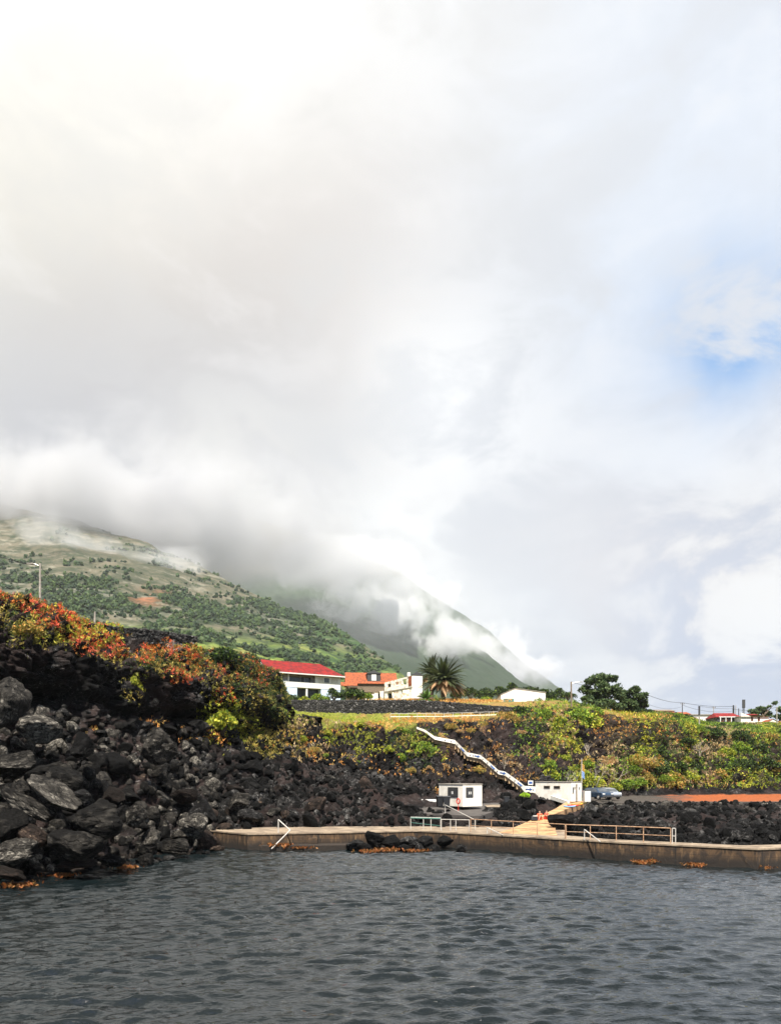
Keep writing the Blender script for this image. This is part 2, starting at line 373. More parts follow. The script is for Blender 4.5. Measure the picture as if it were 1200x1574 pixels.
def build_terrain_grid():
    keys = sorted(T); K = []
    for px in keys:
        t = T[px]; rows = [(t[0]-5, -2.6), (t[0], 0.)]
        for (py, Y) in t[1:6]: rows.append((Y, CH-(py-HY)/F*Y))
        rows += [t[6], t[7], t[8], (360, 27), (900, 34)]
        K.append(rows)
    K = np.array(K, float)                                   # (cols, rows, 2)
    pxs = np.concatenate([np.arange(-420, -20, 5), np.arange(-20, 1220, 1.75), np.arange(1220, 1700, 8)])
    Kc = np.stack([[np.interp(pxs, keys, K[:, r, k]) for k in (0, 1)] for r in range(K.shape[1])])   # rows,2,npx
    w = np.exp(-np.linspace(-2, 2, 13)**2); w /= w.sum()
    for r in range(K.shape[1]):
        for k in (0, 1):
            a = Kc[r, k]; pad = np.pad(a, 6, mode='edge'); Kc[r, k] = np.convolve(pad, w, 'valid')
    seg = [6, 80, 95, 95, 90, 90, 60, 24, 34, 24, 8]; vs = []
    for i, n in enumerate(seg): vs += list(i+np.arange(n)/n)
    vs.append(len(seg)); vs = np.array(vs)
    G = np.zeros((len(vs), len(pxs), 2))
    for j in range(len(pxs)):
        for k in (0, 1): G[:, j, k] = np.interp(vs, np.arange(K.shape[1]), Kc[:, k, j])
    # soften the creases between the control rows
    ww = np.exp(-np.linspace(-2, 2, 15)**2); ww /= ww.sum()
    for k in (0, 1):
        pad = np.pad(G[:, :, k], ((7, 7), (0, 0)), mode='edge'); G[:, :, k] = sum(ww[i]*pad[i:i+len(vs)] for i in range(15))
    P = np.stack([(pxs[None, :]-CX)/F*G[:, :, 0], G[:, :, 0], G[:, :, 1]], -1)
    return pxs, vs, P
TPX, TV, TP0 = build_terrain_grid()
NR, NC = TP0.shape[:2]
def grid_normals(P):
    du = np.gradient(P, axis=1); dv = np.gradient(P, axis=0); n = np.cross(du, dv)
    return n/np.maximum(np.linalg.norm(n, axis=2, keepdims=True), 1e-9)
def proj(P): return CX+P[..., 0]/P[..., 1]*F, HY-(P[..., 2]-CH)/P[..., 1]*F
N0 = grid_normals(TP0)
VV = np.repeat(TV[:, None], NC, 1); PX, PY = proj(TP0)
def bumpw(px, py, cx, cy, rx, ry): return np.exp(-((px-cx)/rx)**2-((py-cy)/ry)**2)
RAMP = [(770,1283),(800,1274),(828,1268),(832,1262),(850,1256),(846,1250),(858,1243),(872,1237),(886,1233)]
def rampw(px, py, rx=22, up=7, dn=14):
    w = 0
    for a, c_ in zip(RAMP[:-1], RAMP[1:]):
        for u in (0, .33, .66): x, y = a[0]+(c_[0]-a[0])*u, a[1]+(c_[1]-a[1])*u; w = np.maximum(w, np.exp(-((px-x)/rx)**4-((py-y)/np.where(py > y, dn, up))**4))
    return w
def displace():
    A = np.interp(VV, [0, 1, 2, 3, 4, 4.4, 5.6, 6, 6.5, 7, 20], [.3, .8, 1.0, .9, .9, 1.25, 1.25, .7, .25, .12, .1])
    A = A*np.where(VV > 7, np.where(PX < 440, 2.0, 1), 1)
    # calm places: platform, road and lava flat
    flat = sstep(VV, 2.55, 2.9)*sstep(-VV, -4.4, -4.1)*sstep(PX, 890, 930); A = A*(1-.95*flat)
    plat = sstep(PX, 600, 640)*sstep(-PX, -830, -790)*sstep(VV, 1.6, 2.2)*sstep(-VV, -3.6, -3.1); A = A*(1-.8*plat)
    lava = sstep(PX, 800, 880)*sstep(-VV, -2.9, -2.6); A = A*(1-.45*lava)
    p = TP0.reshape(-1, 3); q = p+1.1*np.stack([fbm(p*.35, 3, 5), fbm(p*.35, 3, 9), fbm(p*.35, 3, 13)], 1)
    f1, f2, i1 = worley(q*np.array([.30, .30, .42]), 1); g1, g2, i2 = worley(q*np.array([.85, .85, 1.1]), 11); h1, h2, i3 = worley(q*2.3, 21)
    d = .95*(np.sqrt(sstep(f2-f1, 0, .6))-.6)+.45*(i1-.5)+.42*(np.sqrt(sstep(g2-g1, 0, .5))-.6)+.20*(i2-.5)+.15*(sstep(h2-h1, 0, .45)-.5)+.35*fbm(p*.5, 4, 31)+.10*fbm(p*5, 3, 33)
    cliff = sstep(VV, 3.9, 4.3)*sstep(-VV, -6.3, -5.8)
    rib = fbm(p*np.array([.8, .8, .12]), 4, 51)                                   # upright ribs on the cliff faces
    D_ = d.reshape(NR, NC)*A + (rib*.9).reshape(NR, NC)*cliff
    P = TP0+N0*D_[..., None]
    P[..., 2] -= .75*rampw(PX, PY)*np.where((VV > 1.2) & (VV < 4), 1, 0)
    # caves under the left cliff and the overhang below the headland
    cave = 4.2*bumpw(PX, PY, 62, 1066, 58, 26)+1.0*bumpw(PX, PY, 150, 1090, 45, 16)+3.4*bumpw(PX, PY, 270, 1098, 75, 9)+3.0*bumpw(PX, PY, 395, 1120, 40, 14)+2.2*bumpw(PX, PY, 610, 1180, 60, 16)
    P[..., 1] += cave*np.where(VV < 6.2, 1, 0); P[..., 0] += cave*np.where(VV < 6.2, 1, 0)*(PX-CX)/F
    # the headland bulges out over its foot
    bul = 2.2*bumpw(PX, PY, 372, 1050, 60, 42)+.8*bumpw(PX, PY, 240, 1030, 60, 30)+.5*bumpw(PX, PY, 60, 1000, 90, 30)
    P[..., 1] -= bul*np.where((VV > 4) & (VV < 7), 1, 0)
    return P
TP = displace(); TN = grid_normals(TP); TPXX, TPYY = proj(TP)
def build_terrain():
    P = TP.reshape(-1, 3); px, py = TPXX.ravel(), TPYY.ravel(); v = VV.ravel(); gx = PX.ravel()
    nz = TN[..., 2].ravel(); n = fbm(P*.6, 4, 61); n2 = fbm(P*2.2, 3, 66)
    grass = sstep(v+.5*n, 6.0, 6.5)*sstep(nz, .25, .55)
    grass = np.maximum(grass, np.where((gx > 445) & (gx < 640), sstep(v+.3*n, 5.75, 6.0), 0))
    green = np.clip(sstep(n+.5*np.where((gx > 440) & (gx < 640), 1, 0)+.35*np.where(gx > 1040, 1, 0), .0, .45), 0, 1)
    soil = sstep(gx, 860, 900)*sstep(v, 2.96, 3.02)*sstep(-v, -4.06, -4.0)
    red = soil*sstep(gx+60*n, 1010, 1075)*sstep(v, 3.05, 3.15)
    veg = sstep(gx, 870, 980)*sstep(v, 4.15, 4.5)*sstep(-v, -7, -6)                # earthy bank under the bushes
    wet = sstep(-P[:, 2], -.7-.3*n, -.25)
    c = np.zeros((len(P), 3)); 
    def mixc(c, w, col): return c*(1-w[:, None])+np.array(col)*w[:, None]
    g = mixc(np.tile(np.array([[.30, .19, .06]]), (len(P), 1)), green, (.20, .22, .035)); g = mixc(g, sstep(n2, .1, .5)*.6, (.10, .09, .03))
    c = g*grass[:, None]
    w = grass.copy()
    c = c*(1-soil[:, None])+soil[:, None]*np.array([.085, .075, .068]); w = np.maximum(w, soil)
    c = mixc(c, red, (.38, .105, .035)); 
    vv = veg*(1-grass)*.65*sstep(n+n2*.5, -.3, .2)
    c = c*(1-vv[:, None])+vv[:, None]*np.array([.09, .075, .03]); w = np.maximum(w, vv)
    me = np_mesh('terrain', P, grid_faces(NR, NC), cols=c, smooth=True, attrs={'soil': w, 'wet': wet})
    m, bb, p, o = new_mat('shore_rock'); t = bb.n('ShaderNodeTexCoord').outputs['Object']
    rc, h = rock_nodes(bb, t)
    big = bb.noise(t, .16, 4, .6, .6); rc = bb.mix(bb.rng(big, .42, .62, 0, .55), rc, bb.mix(.5, rc, (.085, .055, .05)))
    col = bb.n('ShaderNodeAttribute', attribute_name='col').outputs['Color']; s = bb.n('ShaderNodeAttribute', attribute_name='soil').outputs['Fac']
    wt = bb.n('ShaderNodeAttribute', attribute_name='wet').outputs['Fac']
    fn = bb.noise(t, 3.2, 7, .7); col2 = bb.mix(bb.rng(fn, .35, .7), col, bb.mix(.6, col, (.03, .025, .015)))
    cc = bb.mix(s, rc, col2); cc = bb.mix(bb.m('MULTIPLY', wt, .5), cc, (.02, .014, .01))
    bb.l(cc, p.inputs['Base Color']); bb.l(bb.rng(wt, 0, 1, .8, .25), p.inputs['Roughness']); p.inputs['Specular IOR Level'].default_value = .14
    bump(bb, p, h, .9, .14)
    return tag(link('terrain', me, m), kind='structure')
build_terrain()
_flatmask = (TPXX > -60) & (TPXX < 1260)
def hit(px, py, vmin=1, vmax=9, lift=0.):
    """point of the terrain seen at a photo position (nearest sheet vertex), moved lift metres out along the normal"""
    m = (VV >= vmin) & (VV <= vmax); d = (TPXX-px)**2+(TPYY-py)**2+np.where(m, 0, 1e9)
    dm = d.min(); near = d < dm+9
    yy = np.where(near, TP[..., 1], 1e9); k = np.unravel_index(np.argmin(yy), yy.shape)
    return TP[k]+TN[k]*lift
def ground(x, y):
    """height of the terrain under a world point"""
    d = (TP[..., 0]-x)**2+(TP[..., 1]-y)**2; k = np.unravel_index(np.argmin(d), d.shape); return TP[k][2]

# ---------------------------------------------------------------- mountain slopes
def build_ridge(name, pxk, top, Yb, Yt, pyb, seed, nx, nv, amp, palette, kmat):
    pxs = np.linspace(pxk[0], pxk[-1], nx); pt = np.interp(pxs, pxk, top); yt = np.interp(pxs, pxk, Yt); yb = np.interp(pxs, pxk, Yb) if hasattr(Yb, '__len__') else np.full(nx, float(Yb))
    w = np.exp(-np.linspace(-2, 2, 21)**2); w /= w.sum(); pt = np.convolve(np.pad(pt, 10, mode='edge'), w, 'valid')
    v = np.linspace(0, 1.25, nv); V_, PXg = np.meshgrid(v, pxs, indexing='ij')
    vc = np.minimum(V_, 1); Yg = yb*(yt/yb)**V_; PYg = pyb+(pt-pyb)*vc**.92
    Zg = CH-(PYg-HY)/F*Yg; over = np.clip(V_-1, 0, 1); Zg = Zg-over*Zg*2.2
    P = np.stack([(PXg-CX)/F*Yg, Yg, Zg], -1).reshape(-1, 3)
    q = P/1000.; gul = 1-np.abs(fbm(np.stack([q[:, 0]*5+q[:, 1]*2.2, q[:, 1]*.9, q[:, 2]*.6], 1), 5, seed))*2
    f = fbm(q*np.array([3, 3, 3]), 5, seed+7)
    fade = np.clip(V_.ravel()*6, 0, 1)
    P[:, 2] += amp*(-.55*gul+.9*f+.12*fbm(q*22, 4, seed+9))*fade
    c = palette(P, PXg.ravel(), proj(P.reshape(nv, nx, 3))[1].ravel(), V_.ravel())
    me = np_mesh(name, P, grid_faces(nv, nx), cols=c, smooth=True)
    o = tag(link(name, me, kmat), kind='structure'); return o, P.reshape(nv, nx, 3), c.reshape(nv, nx, 3)
m, bb, p, o = new_mat('mountain_side'); t = bb.n('ShaderNodeTexCoord').outputs['Object']
col = bb.n('ShaderNodeAttribute', attribute_name='col').outputs['Color']
nz = bb.noise(t, .05, 9, .75); hg = bb.voro(bb.v('ADD', bb.vscale(t, (1, .6, 1)), bb.v('MULTIPLY', bb.noise(t, .006, 3, .5, 0, True), (60, 60, 60))), .011, 'DISTANCE_TO_EDGE')
cc = bb.mix(bb.rng(nz, .46, .58, 0, .85), col, bb.mix(.75, col, (.02, .035, .018)))
cc = bb.mix(bb.rng(hg, .0, .06, .35, 0), cc, (.022, .038, .018))
bb.l(cc, p.inputs['Base Color']); p.inputs['Roughness'].default_value = .95; p.inputs['Specular IOR Level'].default_value = .1
bump(bb, p, bb.noise(t, .12, 6, .7), 1., 2.5); M['hill'] = m
def pal_near(P, px, py, v):
    q = P/1000.; n = fbm(q*np.array([6, 4, 9]), 5, 71); n2 = fbm(q*np.array([18, 10, 18]), 4, 77); n3 = fbm(q*np.array([45, 30, 45]), 3, 79)
    k = np.tile(np.array([[.125, .113, .080]]), (len(P), 1))                          # khaki upland pasture
    def mx(k, w, col): return k*(1-w[:, None])+np.array(col)*w[:, None]
    k = mx(k, sstep(n2+.6*n3, -.1, .3)*.8, (.07, .072, .048))
    line = 905+.14*(px)                                                           # wooded belt
    woods = sstep(py+30*n2, line-42, line-18)*sstep(-(py+60*n), -(line+75), -(line+45)); k = mx(k, woods*sstep(n2+n3*.8+.38, .0, .3)*.92, (.014, .028, .015))
    low = sstep(py+35*n, line+22, line+50); k = mx(k, low, (.17, .22, .045))
    k = mx(k, low*sstep(n2, .02, .25), (.28, .27, .08)); k = mx(k, low*sstep(-n2-n3*.6, .0, .22), (.035, .07, .022))
    st = np.abs(fbm(q*np.array([5, 3, 34]), 4, 91)); k = mx(k, sstep(-st, -.06, -.015)*(1-low)*.6, (.24, .225, .18)); st = np.abs(fbm(q*np.array([7, 4, 24]), 4, 93)); k = mx(k, sstep(-st, -.07, -.02)*.75, (.030, .042, .024))
    hl = np.abs(fbm(q*np.array([14, 5, 14]), 3, 95)); k = mx(k, sstep(-hl, -.05, -.02)*low*.9, (.02, .04, .015))
    k = mx(k, bumpw(px, py, 228, 918, 26, 12)*sstep(n3, -.3, .1)*.9, (.28, .12, .065))
    rt = sstep(px+40*n, 430, 520); k = mx(k, rt*sstep(n2+.25, 0, .25)*.6, (.05, .10, .03))
    return k
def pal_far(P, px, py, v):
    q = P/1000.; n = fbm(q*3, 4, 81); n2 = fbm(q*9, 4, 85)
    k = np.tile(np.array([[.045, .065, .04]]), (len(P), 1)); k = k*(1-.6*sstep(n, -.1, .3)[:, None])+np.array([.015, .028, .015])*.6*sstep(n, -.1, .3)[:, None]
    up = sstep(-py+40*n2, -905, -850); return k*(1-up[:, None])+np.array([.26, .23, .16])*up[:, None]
hill, HP, HC = build_ridge('hills', [-500, -200, 0, 120, 210, 300, 395, 450, 500, 580, 640, 690, 760],
    [690, 740, 770, 785, 815, 858, 903, 925, 945, 992, 1032, 1062, 1080], 340,
    [1900, 1800, 1700, 1600, 1550, 1450, 1350, 1280, 1200, 1050, 900, 800, 700], 1108, 90, 620, 300, 26, pal_near, M['hill'])
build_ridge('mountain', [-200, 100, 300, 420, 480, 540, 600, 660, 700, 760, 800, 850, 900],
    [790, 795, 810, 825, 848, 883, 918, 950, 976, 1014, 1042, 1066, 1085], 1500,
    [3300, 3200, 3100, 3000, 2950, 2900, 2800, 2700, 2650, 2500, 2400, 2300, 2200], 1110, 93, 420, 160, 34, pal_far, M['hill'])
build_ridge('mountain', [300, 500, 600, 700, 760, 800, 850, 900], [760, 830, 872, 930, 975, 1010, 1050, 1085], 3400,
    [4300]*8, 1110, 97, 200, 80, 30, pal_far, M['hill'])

# ---------------------------------------------------------------- haze and clouds
def vol_box(name, c, d, kind='stuff'):
    return tag(MB().box(c, d).build(name, None), kind=kind)
m = bpy.data.materials.new('haze'); m.use_nodes = True; m.node_tree.nodes.clear(); hb = NB(m.node_tree)
pv = hb.n('ShaderNodeVolumePrincipled'); pv.inputs['Color'].default_value = (.90, .95, 1, 1); pv.inputs['Density'].default_value = .00006; pv.inputs['Anisotropy'].default_value = .2
ho = hb.n('ShaderNodeOutputMaterial'); hb.l(pv.outputs[0], ho.inputs['Volume'])
hz = vol_box('haze', (0, 2350, 618), (9600, 5000, 1246)); hz.data.materials.append(m)
def cloud(px, py, Y, rx, rz, ry, dens, seed, thr=.42, sharp=.12, sc=2.2, alb=(.85, .86, .88), fw=.36):
    c = at(px, py, Y); rx = rx/F*Y; rz = rz/F*Y
    m = bpy.data.materials.new('cloud_volume'); m.use_nodes = True; m.node_tree.nodes.clear(); k = NB(m.node_tree)
    t = k.n('ShaderNodeTexCoord').outputs['Object']                               # object space: -1..1 inside
    L = k.v('LENGTH', t); fall = k.rng(L, 1.0, .25)
    pos = k.n('ShaderNodeNewGeometry').outputs['Position']
    n = k.noise(k.v('ADD', pos, (seed*911., seed*377., 0)), sc/1000., 7, .62, .35)
    base = k.rng(k.m('ADD', n, k.m('MULTIPLY', k.m('SUBTRACT', fall, .5), fw)), thr, thr+sharp)
    den = k.m('MULTIPLY', k.m('MULTIPLY', base, fall), dens)
    pv = k.n('ShaderNodeVolumePrincipled'); pv.inputs['Color'].default_value = (*alb, 1); k.l(den, pv.inputs['Density']); pv.inputs['Anisotropy'].default_value = .0
    o_ = k.n('ShaderNodeOutputMaterial'); k.l(pv.outputs[0], o_.inputs['Volume'])
    ob = MB().box((0, 0, 0), (2, 2, 2)).build('cloud', m); ob.location = tuple(c); ob.scale = (rx, ry, rz)
    return tag(ob, kind='stuff')
GREY = (.69, .70, .725)
cloud(20, 782, 1650, 600, 125, 420, .016, 1, .44, .16, 5, GREY, .20)
cloud(330, 818, 1900, 320, 110, 420, .012, 2, .46, .14, 6, GREY, .20)
cloud(510, 865, 2300, 200, 70, 300, .014, 6, .48, .12, 6, (.80, .81, .83), .25)
cloud(110, 835, 1250, 130, 30, 200, .010, 10, .50, .12, 9, (.80, .81, .83), .2)
cloud(270, 865, 1300, 110, 30, 160, .009, 11, .50, .12, 9, (.82, .83, .85), .2)
cloud(600, 930, 1900, 330, 120, 350, .0006, 7, .2, .3, 3, (.85, .88, .92), .3)
cloud(535, 925, 2300, 95, 50, 200, .022, 3, .50, .13, 12, (.88, .89, .90), .20)
cloud(612, 945, 2250, 95, 46, 200, .018, 8, .50, .13, 13, (.88, .89, .90), .20)
cloud(690, 980, 2200, 110, 55, 200, .018, 4, .50, .13, 13, (.88, .89, .90), .20)
cloud(640, 915, 2450, 120, 48, 240, .014, 12, .50, .12, 10, (.86, .87, .89), .22)
cloud(755, 995, 2600, 100, 60, 240, .012, 9, .50, .14, 11, (.86, .87, .89), .20)
cloud(800, 1030, 2600, 90, 45, 200, .016, 5, .52, .08, 9, (.80, .81, .84), .20)
# ================================================================ ROCKS
def ico(sub):
    t = (1+5**.5)/2
    V = [(-1, t, 0), (1, t, 0), (-1, -t, 0), (1, -t, 0), (0, -1, t), (0, 1, t), (0, -1, -t), (0, 1, -t), (t, 0, -1), (t, 0, 1), (-t, 0, -1), (-t, 0, 1)]
    Fc = [(0, 11, 5), (0, 5, 1), (0, 1, 7), (0, 7, 10), (0, 10, 11), (1, 5, 9), (5, 11, 4), (11, 10, 2), (10, 7, 6), (7, 1, 8), (3, 9, 4), (3, 4, 2), (3, 2, 6), (3, 6, 8), (3, 8, 9), (4, 9, 5), (2, 4, 11), (6, 2, 10), (8, 6, 7), (9, 8, 1)]
    V = [np.array(v)/np.linalg.norm(v) for v in V]
    for _ in range(sub):
        cache = {}; nf = []
        def mid(a, c):
            k = (min(a, c), max(a, c))
            if k not in cache: v = V[a]+V[c]; V.append(v/np.linalg.norm(v)); cache[k] = len(V)-1
            return cache[k]
        for a, c, d in Fc: x, y, z = mid(a, c), mid(c, d), mid(d, a); nf += [(a, x, z), (c, y, x), (d, z, y), (x, y, z)]
        Fc = nf
    return np.array(V), np.array(Fc)
IV = {k: ico(k) for k in (0, 1, 2, 4, 5)}
def rock_shape(r, dirs, planes=11, rough=.05, soft=18.):
    n = r.normal(size=(planes, 3)); n /= np.linalg.norm(n, axis=1, keepdims=True); h = r.uniform(.55, 1.0, planes)
    d = dirs@n.T; q = np.where(d > .05, h/np.maximum(d, .05), 9.)
    q = np.concatenate([q, np.full((len(dirs), 1), 1.15)], 1)
    rad = -np.log(np.exp(-soft*q).sum(1))/soft                                    # softened cut of the planes
    p = dirs*rad[:, None]
    if rough: p = p+dirs*(rough*1.3*fbm(p*2.2+r.uniform(0, 50, 3), 5, 3)+rough*.8*fbm(p*np.array([3, 3, 9.])+7, 4, 8))[:, None]
    return p
rk = np.random.default_rng(21)
ROCKS = []
for i in range(12):
    me = np_mesh('boulder', rock_shape(rk, IV[4][0], int(rk.integers(9, 15)), .07), IV[4][1], smooth=True); ROCKS.append(me)
for me in ROCKS: me.materials.append(M['rock'])
def put_boulder(p, size, rot, label, group=None, mesh=None, mat=None, name='boulder'):
    me = mesh or ROCKS[int(rk.integers(len(ROCKS)))]
    if mat is not None and mat is not me.materials[0]:
        key = me.name+mat.name
        if key not in bpy.data.meshes: m2 = me.copy(); m2.name = key; m2.materials.clear(); m2.materials.append(mat)
        me = bpy.data.meshes[key]
    o = bpy.data.objects.new(name, me); COL.objects.link(o)
    o.location = tuple(float(v) for v in p); o.scale = tuple(float(v) for v in size); o.rotation_euler = rot
    return tag(o, label, 'boulder', group)
# the boulders one can name, from the photograph: photo position, distance, width and height in photo pixels, depth factor, roll
HERO = [
(148,1258,41.5,88,66,1.0,5,'big rounded boulder with a pale flat top, the largest by the water','rock_grey',101),
(88,1224,42,112,40,.9,-36,'long tilted grey slab left of the biggest rounded boulder','rock_grey',102),
(52,1243,41.3,100,34,.9,-36,'long dark slab lying parallel below the tilted grey slab','rock_grey',103),
(58,1285,40,62,34,1,-28,'rust streaked slab lying under the two tilted slabs','rock_brown',104),
(116,1300,40.2,84,52,1,-6,'blocky layered boulder with a pale top edge just above the waterline','rock_grey',105),
(12,1272,39.5,50,60,1,-50,'steep grey boulder wedged at the left edge above the water','rock_grey',106),
(30,1312,39,70,46,1,10,'smooth bluish boulder at the waterline in the left corner','rock_grey',107),
(243,1146,58,58,58,.9,0,'tall round-topped pale boulder standing alone under the cliff overhang','rock_grey',108),
(25,1176,45.5,74,40,1,12,'wide pale wedge of rock at the left edge halfway up the slope','rock_grey',109),
(75,1190,45.5,70,32,1,14,'flat pale boulder right of the wide wedge at the left edge','rock_grey',110),
(22,1216,43,46,38,1,-5,'square-cut boulder just above the long tilted slabs at the left','rock_grey',111),
(98,1202,44,58,48,1,-12,'ribbed brown-grey boulder above the biggest rounded boulder','rock_grey',112),
(127,1232,43,56,38,1,5,'dark boulder tucked behind the biggest rounded boulder','rock',113),
(172,1226,45,42,32,1,-20,'tan pointed boulder resting on the right shoulder of the biggest boulder','rock_brown',114),
(207,1257,47.5,36,40,1,-4,'squarish pale boulder right of the biggest rounded boulder','rock_grey',115),
(297,1272,53.5,50,48,1,-24,'sharp grey boulder beside the left end of the pier','rock_grey',116),
(312,1252,56,42,40,1,-40,'dark leaning boulder behind the left end of the pier','rock',117),
(268,1300,50.5,44,28,1,-14,'low ridged boulder at the waterline left of the pier','rock_grey',118),
(232,1290,48.5,34,30,1,20,'small pointed boulder between the rounded boulder and the pier','rock_grey',119),
(60,1118,49,66,50,1,0,'mottled boulder high on the slope below the cave','rock_grey',120),
(10,1080,48.5,56,90,1,-18,'huge pale buttress of rock rising at the left edge beside the cave','rock_grey',121),
(125,1150,50,40,48,1,20,'upright dark boulder in the slope right of the mottled boulder','rock',122),
(120,1326,41,70,16,1,2,'half sunken reddish boulder in the shallows under the layered block','rock_brown',123),
(170,1322,44,44,20,1,-8,'low wet boulder at the foot of the biggest rounded boulder','rock',124),
(224,1322,47,24,30,1,15,'small upright boulder standing in the shallows','rock_grey',125),
(285,1222,58,46,26,1,8,'brownish boulder on the slope above the left end of the pier','rock_brown',126),
(368,1232,64,36,32,1,14,'pale angular boulder on the slope above the left pier handrail','rock_grey',127),
(18,1342,37.5,50,22,1,-6,'dark weedy rock at the left edge of the water','rock_brown',128),
(864,1264,61,46,34,1,-20,'smooth dark boulder beside the right edge of the tan ramp','rock',129),
(908,1247,76,22,16,1,10,'pale yellowish boulder on the lava flat below the parked cars','rock_brown',130),
]
for (px, py, Y, w_, h_, dp, roll, lab, mt, sd) in HERO:
    r = np.random.default_rng(sd); c = at(px, py, Y)
    me = np_mesh('boulder', rock_shape(r, IV[5][0], 12, .085, 22), IV[5][1], smooth=True); me.materials.append(M[mt])
    v = np.zeros(len(me.vertices)*3); me.vertices.foreach_get('co', v); v = v.reshape(-1, 3)
    v = v/np.abs(v).max(0); me.vertices.foreach_set('co', v.ravel().astype(np.float32)); me.update()
    s = np.array([w_/2, 0, h_/2])/F*Y*1.04; s[1] = max(s[0], s[2])*.85*dp
    o = bpy.data.objects.new('boulder', me); COL.objects.link(o); o.location = tuple(c); o.scale = tuple(s); o.rotation_euler = (r.uniform(-.15, .15), R(-roll), r.uniform(-.3, .3))
    tag(o, lab, 'boulder')
M['rock_black'] = rock_mat('basalt_black', dark=(.001, .001, .001), mid=(.007, .0068, .0068), light=(.17, .165, .16), bias=-.05)
def sample_terrain(n, pxr, vr, r, wfn=None, pyr=None):
    m = (TPXX > pxr[0]) & (TPXX < pxr[1]) & (VV > vr[0]) & (VV < vr[1]) & (TP[..., 2] > -.2)
    if pyr: m &= (TPYY > pyr[0]) & (TPYY < pyr[1])
    idx = np.argwhere(m)
    m &= ((rampw(TPXX, TPYY) < .25)&~((TPXX > 612)&(TPXX < 768)&(TPYY > 1222)&(TPYY < 1248)))|(VV > 3.6); idx = np.argwhere(m)
    if wfn is not None:
        w = wfn(TPXX[m], TPYY[m], VV[m]); w = np.clip(w, 0, None); w = w/w.sum(); k = r.choice(len(idx), n, p=w)
    else: k = r.integers(len(idx), size=n)
    return idx[k]
rs = np.random.default_rng(5)
def boulders(n, pxr, vr, smin, smax, label, group, mats, power=2.2, pyr=None):
    pts = []
    for (i, j) in sample_terrain(n*6, pxr, vr, rs, pyr=pyr):
        p = TP[i, j]; s = smin+(smax-smin)*rs.random()**power
        if all(np.linalg.norm(p-q) > .62*(s+t) for q, t in pts): pts.append((p, s))
        if len(pts) >= n: break
    for p, s in pts:
        put_boulder(p+TN_s(p)*s*.15, (s*rs.uniform(.8, 1.25)*.5, s*rs.uniform(.8, 1.2)*.5, s*rs.uniform(.55, .95)*.5),
                    tuple(rs.uniform(-.6, .6, 2))+(rs.uniform(0, 6.28),), label, group, mat=M[mats[int(rs.integers(len(mats)))]])
def TN_s(p): return np.array([0, -.3, .8])
boulders(64, (-120, 330), (1.0, 3.3), 1.0, 2.9, 'angular dark boulder on the tumbled slope under the left cliff', 'boulders on the slope under the left cliff', ['rock', 'rock_grey', 'rock_grey', 'rock_brown'], 1.8)
boulders(34, (60, 480), (3.2, 4.25), .8, 2.0, 'small dark boulder at the foot of the left cliff', 'boulders at the foot of the left cliff', ['rock_black', 'rock'])
boulders(66, (330, 640), (1.5, 3.8), .8, 2.2, 'grey broken boulder in the heap behind the left half of the pier', 'boulders behind the left half of the pier', ['rock_black', 'rock', 'rock_grey', 'rock_brown'])
boulders(46, (735, 880), (1.6, 3.7), .7, 1.8, 'black lava boulder between the two white huts', 'boulders between the two huts', ['rock_black', 'rock', 'rock'])
boulders(84, (880, 1290), (1.2, 2.75), .6, 1.9, 'black lava boulder on the flat behind the right sea wall', 'boulders behind the right sea wall', ['rock_black', 'rock', 'rock_grey', 'rock_black'], 2.4)
# rocks in the water in front of the pier
for (px, py, Y, w) in ((548, 1296, 56.5, 34), (575, 1288, 57.2, 44), (602, 1293, 57.0, 40), (630, 1296, 57, 36), (655, 1292, 57.2, 34), (683, 1289, 57.4, 32), (560, 1303, 55.6, 26), (622, 1304, 55.8, 26), (645, 1303, 55.9, 24), (710, 1302, 55.5, 20), (668, 1303, 56, 20)):
    s = w/F*Y/2*.8; put_boulder(at(px, py+2, Y), (s, s*1.1, s*.75), (rs.uniform(-.3, .3), rs.uniform(-.3, .3), rs.uniform(0, 6)), 'black sea rock standing in the water against the front of the pier', 'black sea rocks against the pier front', mat=M['rock'])
rw = np.random.default_rng(66)
for i in range(22):
    px = 20+i*15+rw.uniform(-6, 6); py = np.interp(px, [0, 100, 200, 320, 420], [1352, 1340, 1326, 1309, 1306])+rw.uniform(-3, 5); Y = CH*F/(py-HY); s = rw.uniform(.22, .62)
    put_boulder(at(px, py, Y), (s, s*.9, s*.55), (rw.uniform(-.3, .3), rw.uniform(-.3, .3), rw.uniform(0, 6)), 'small wet broken rock at the water edge along the left shore', 'small wet rocks along the left water edge', mat=M['rock_brown' if i % 3 == 0 else 'rock'])
def rubble(name, n, pxr, vr, smin, smax, mat, seed, pyr=None):
    r = np.random.default_rng(seed); V0, F0 = IV[2]; shapes = [rock_shape(r, V0, 9, .11, 28) for _ in range(24)]
    Vs, Fs = [], []; k = 0
    for (i, j) in sample_terrain(n, pxr, vr, r, pyr=pyr):
        p = TP[i, j]; s = (smin+(smax-smin)*r.random()**2.2)/2
        a, b_, c_ = r.uniform(0, 6.28, 3); E = np.array(Euler((a, b_, c_)).to_matrix())
        Vs.append((shapes[int(r.integers(24))]*np.array([s*1.15, s, s*.8]))@E.T+p+np.array([r.uniform(-.2, .2), r.uniform(-.2, .2), s*.25])); Fs.append(F0+k); k += len(V0)
    me = np_mesh(name, np.concatenate(Vs), np.concatenate(Fs), smooth=True)
    return tag(link(name, me, mat), kind='stuff')
rubble('rubble', 1100, (-120, 330), (1.0, 4.2), .25, 1.1, M['rock_grey'], 31)
rubble('rubble', 1300, (250, 700), (1.0, 4.2), .25, 1.0, M['rock_black'], 36)
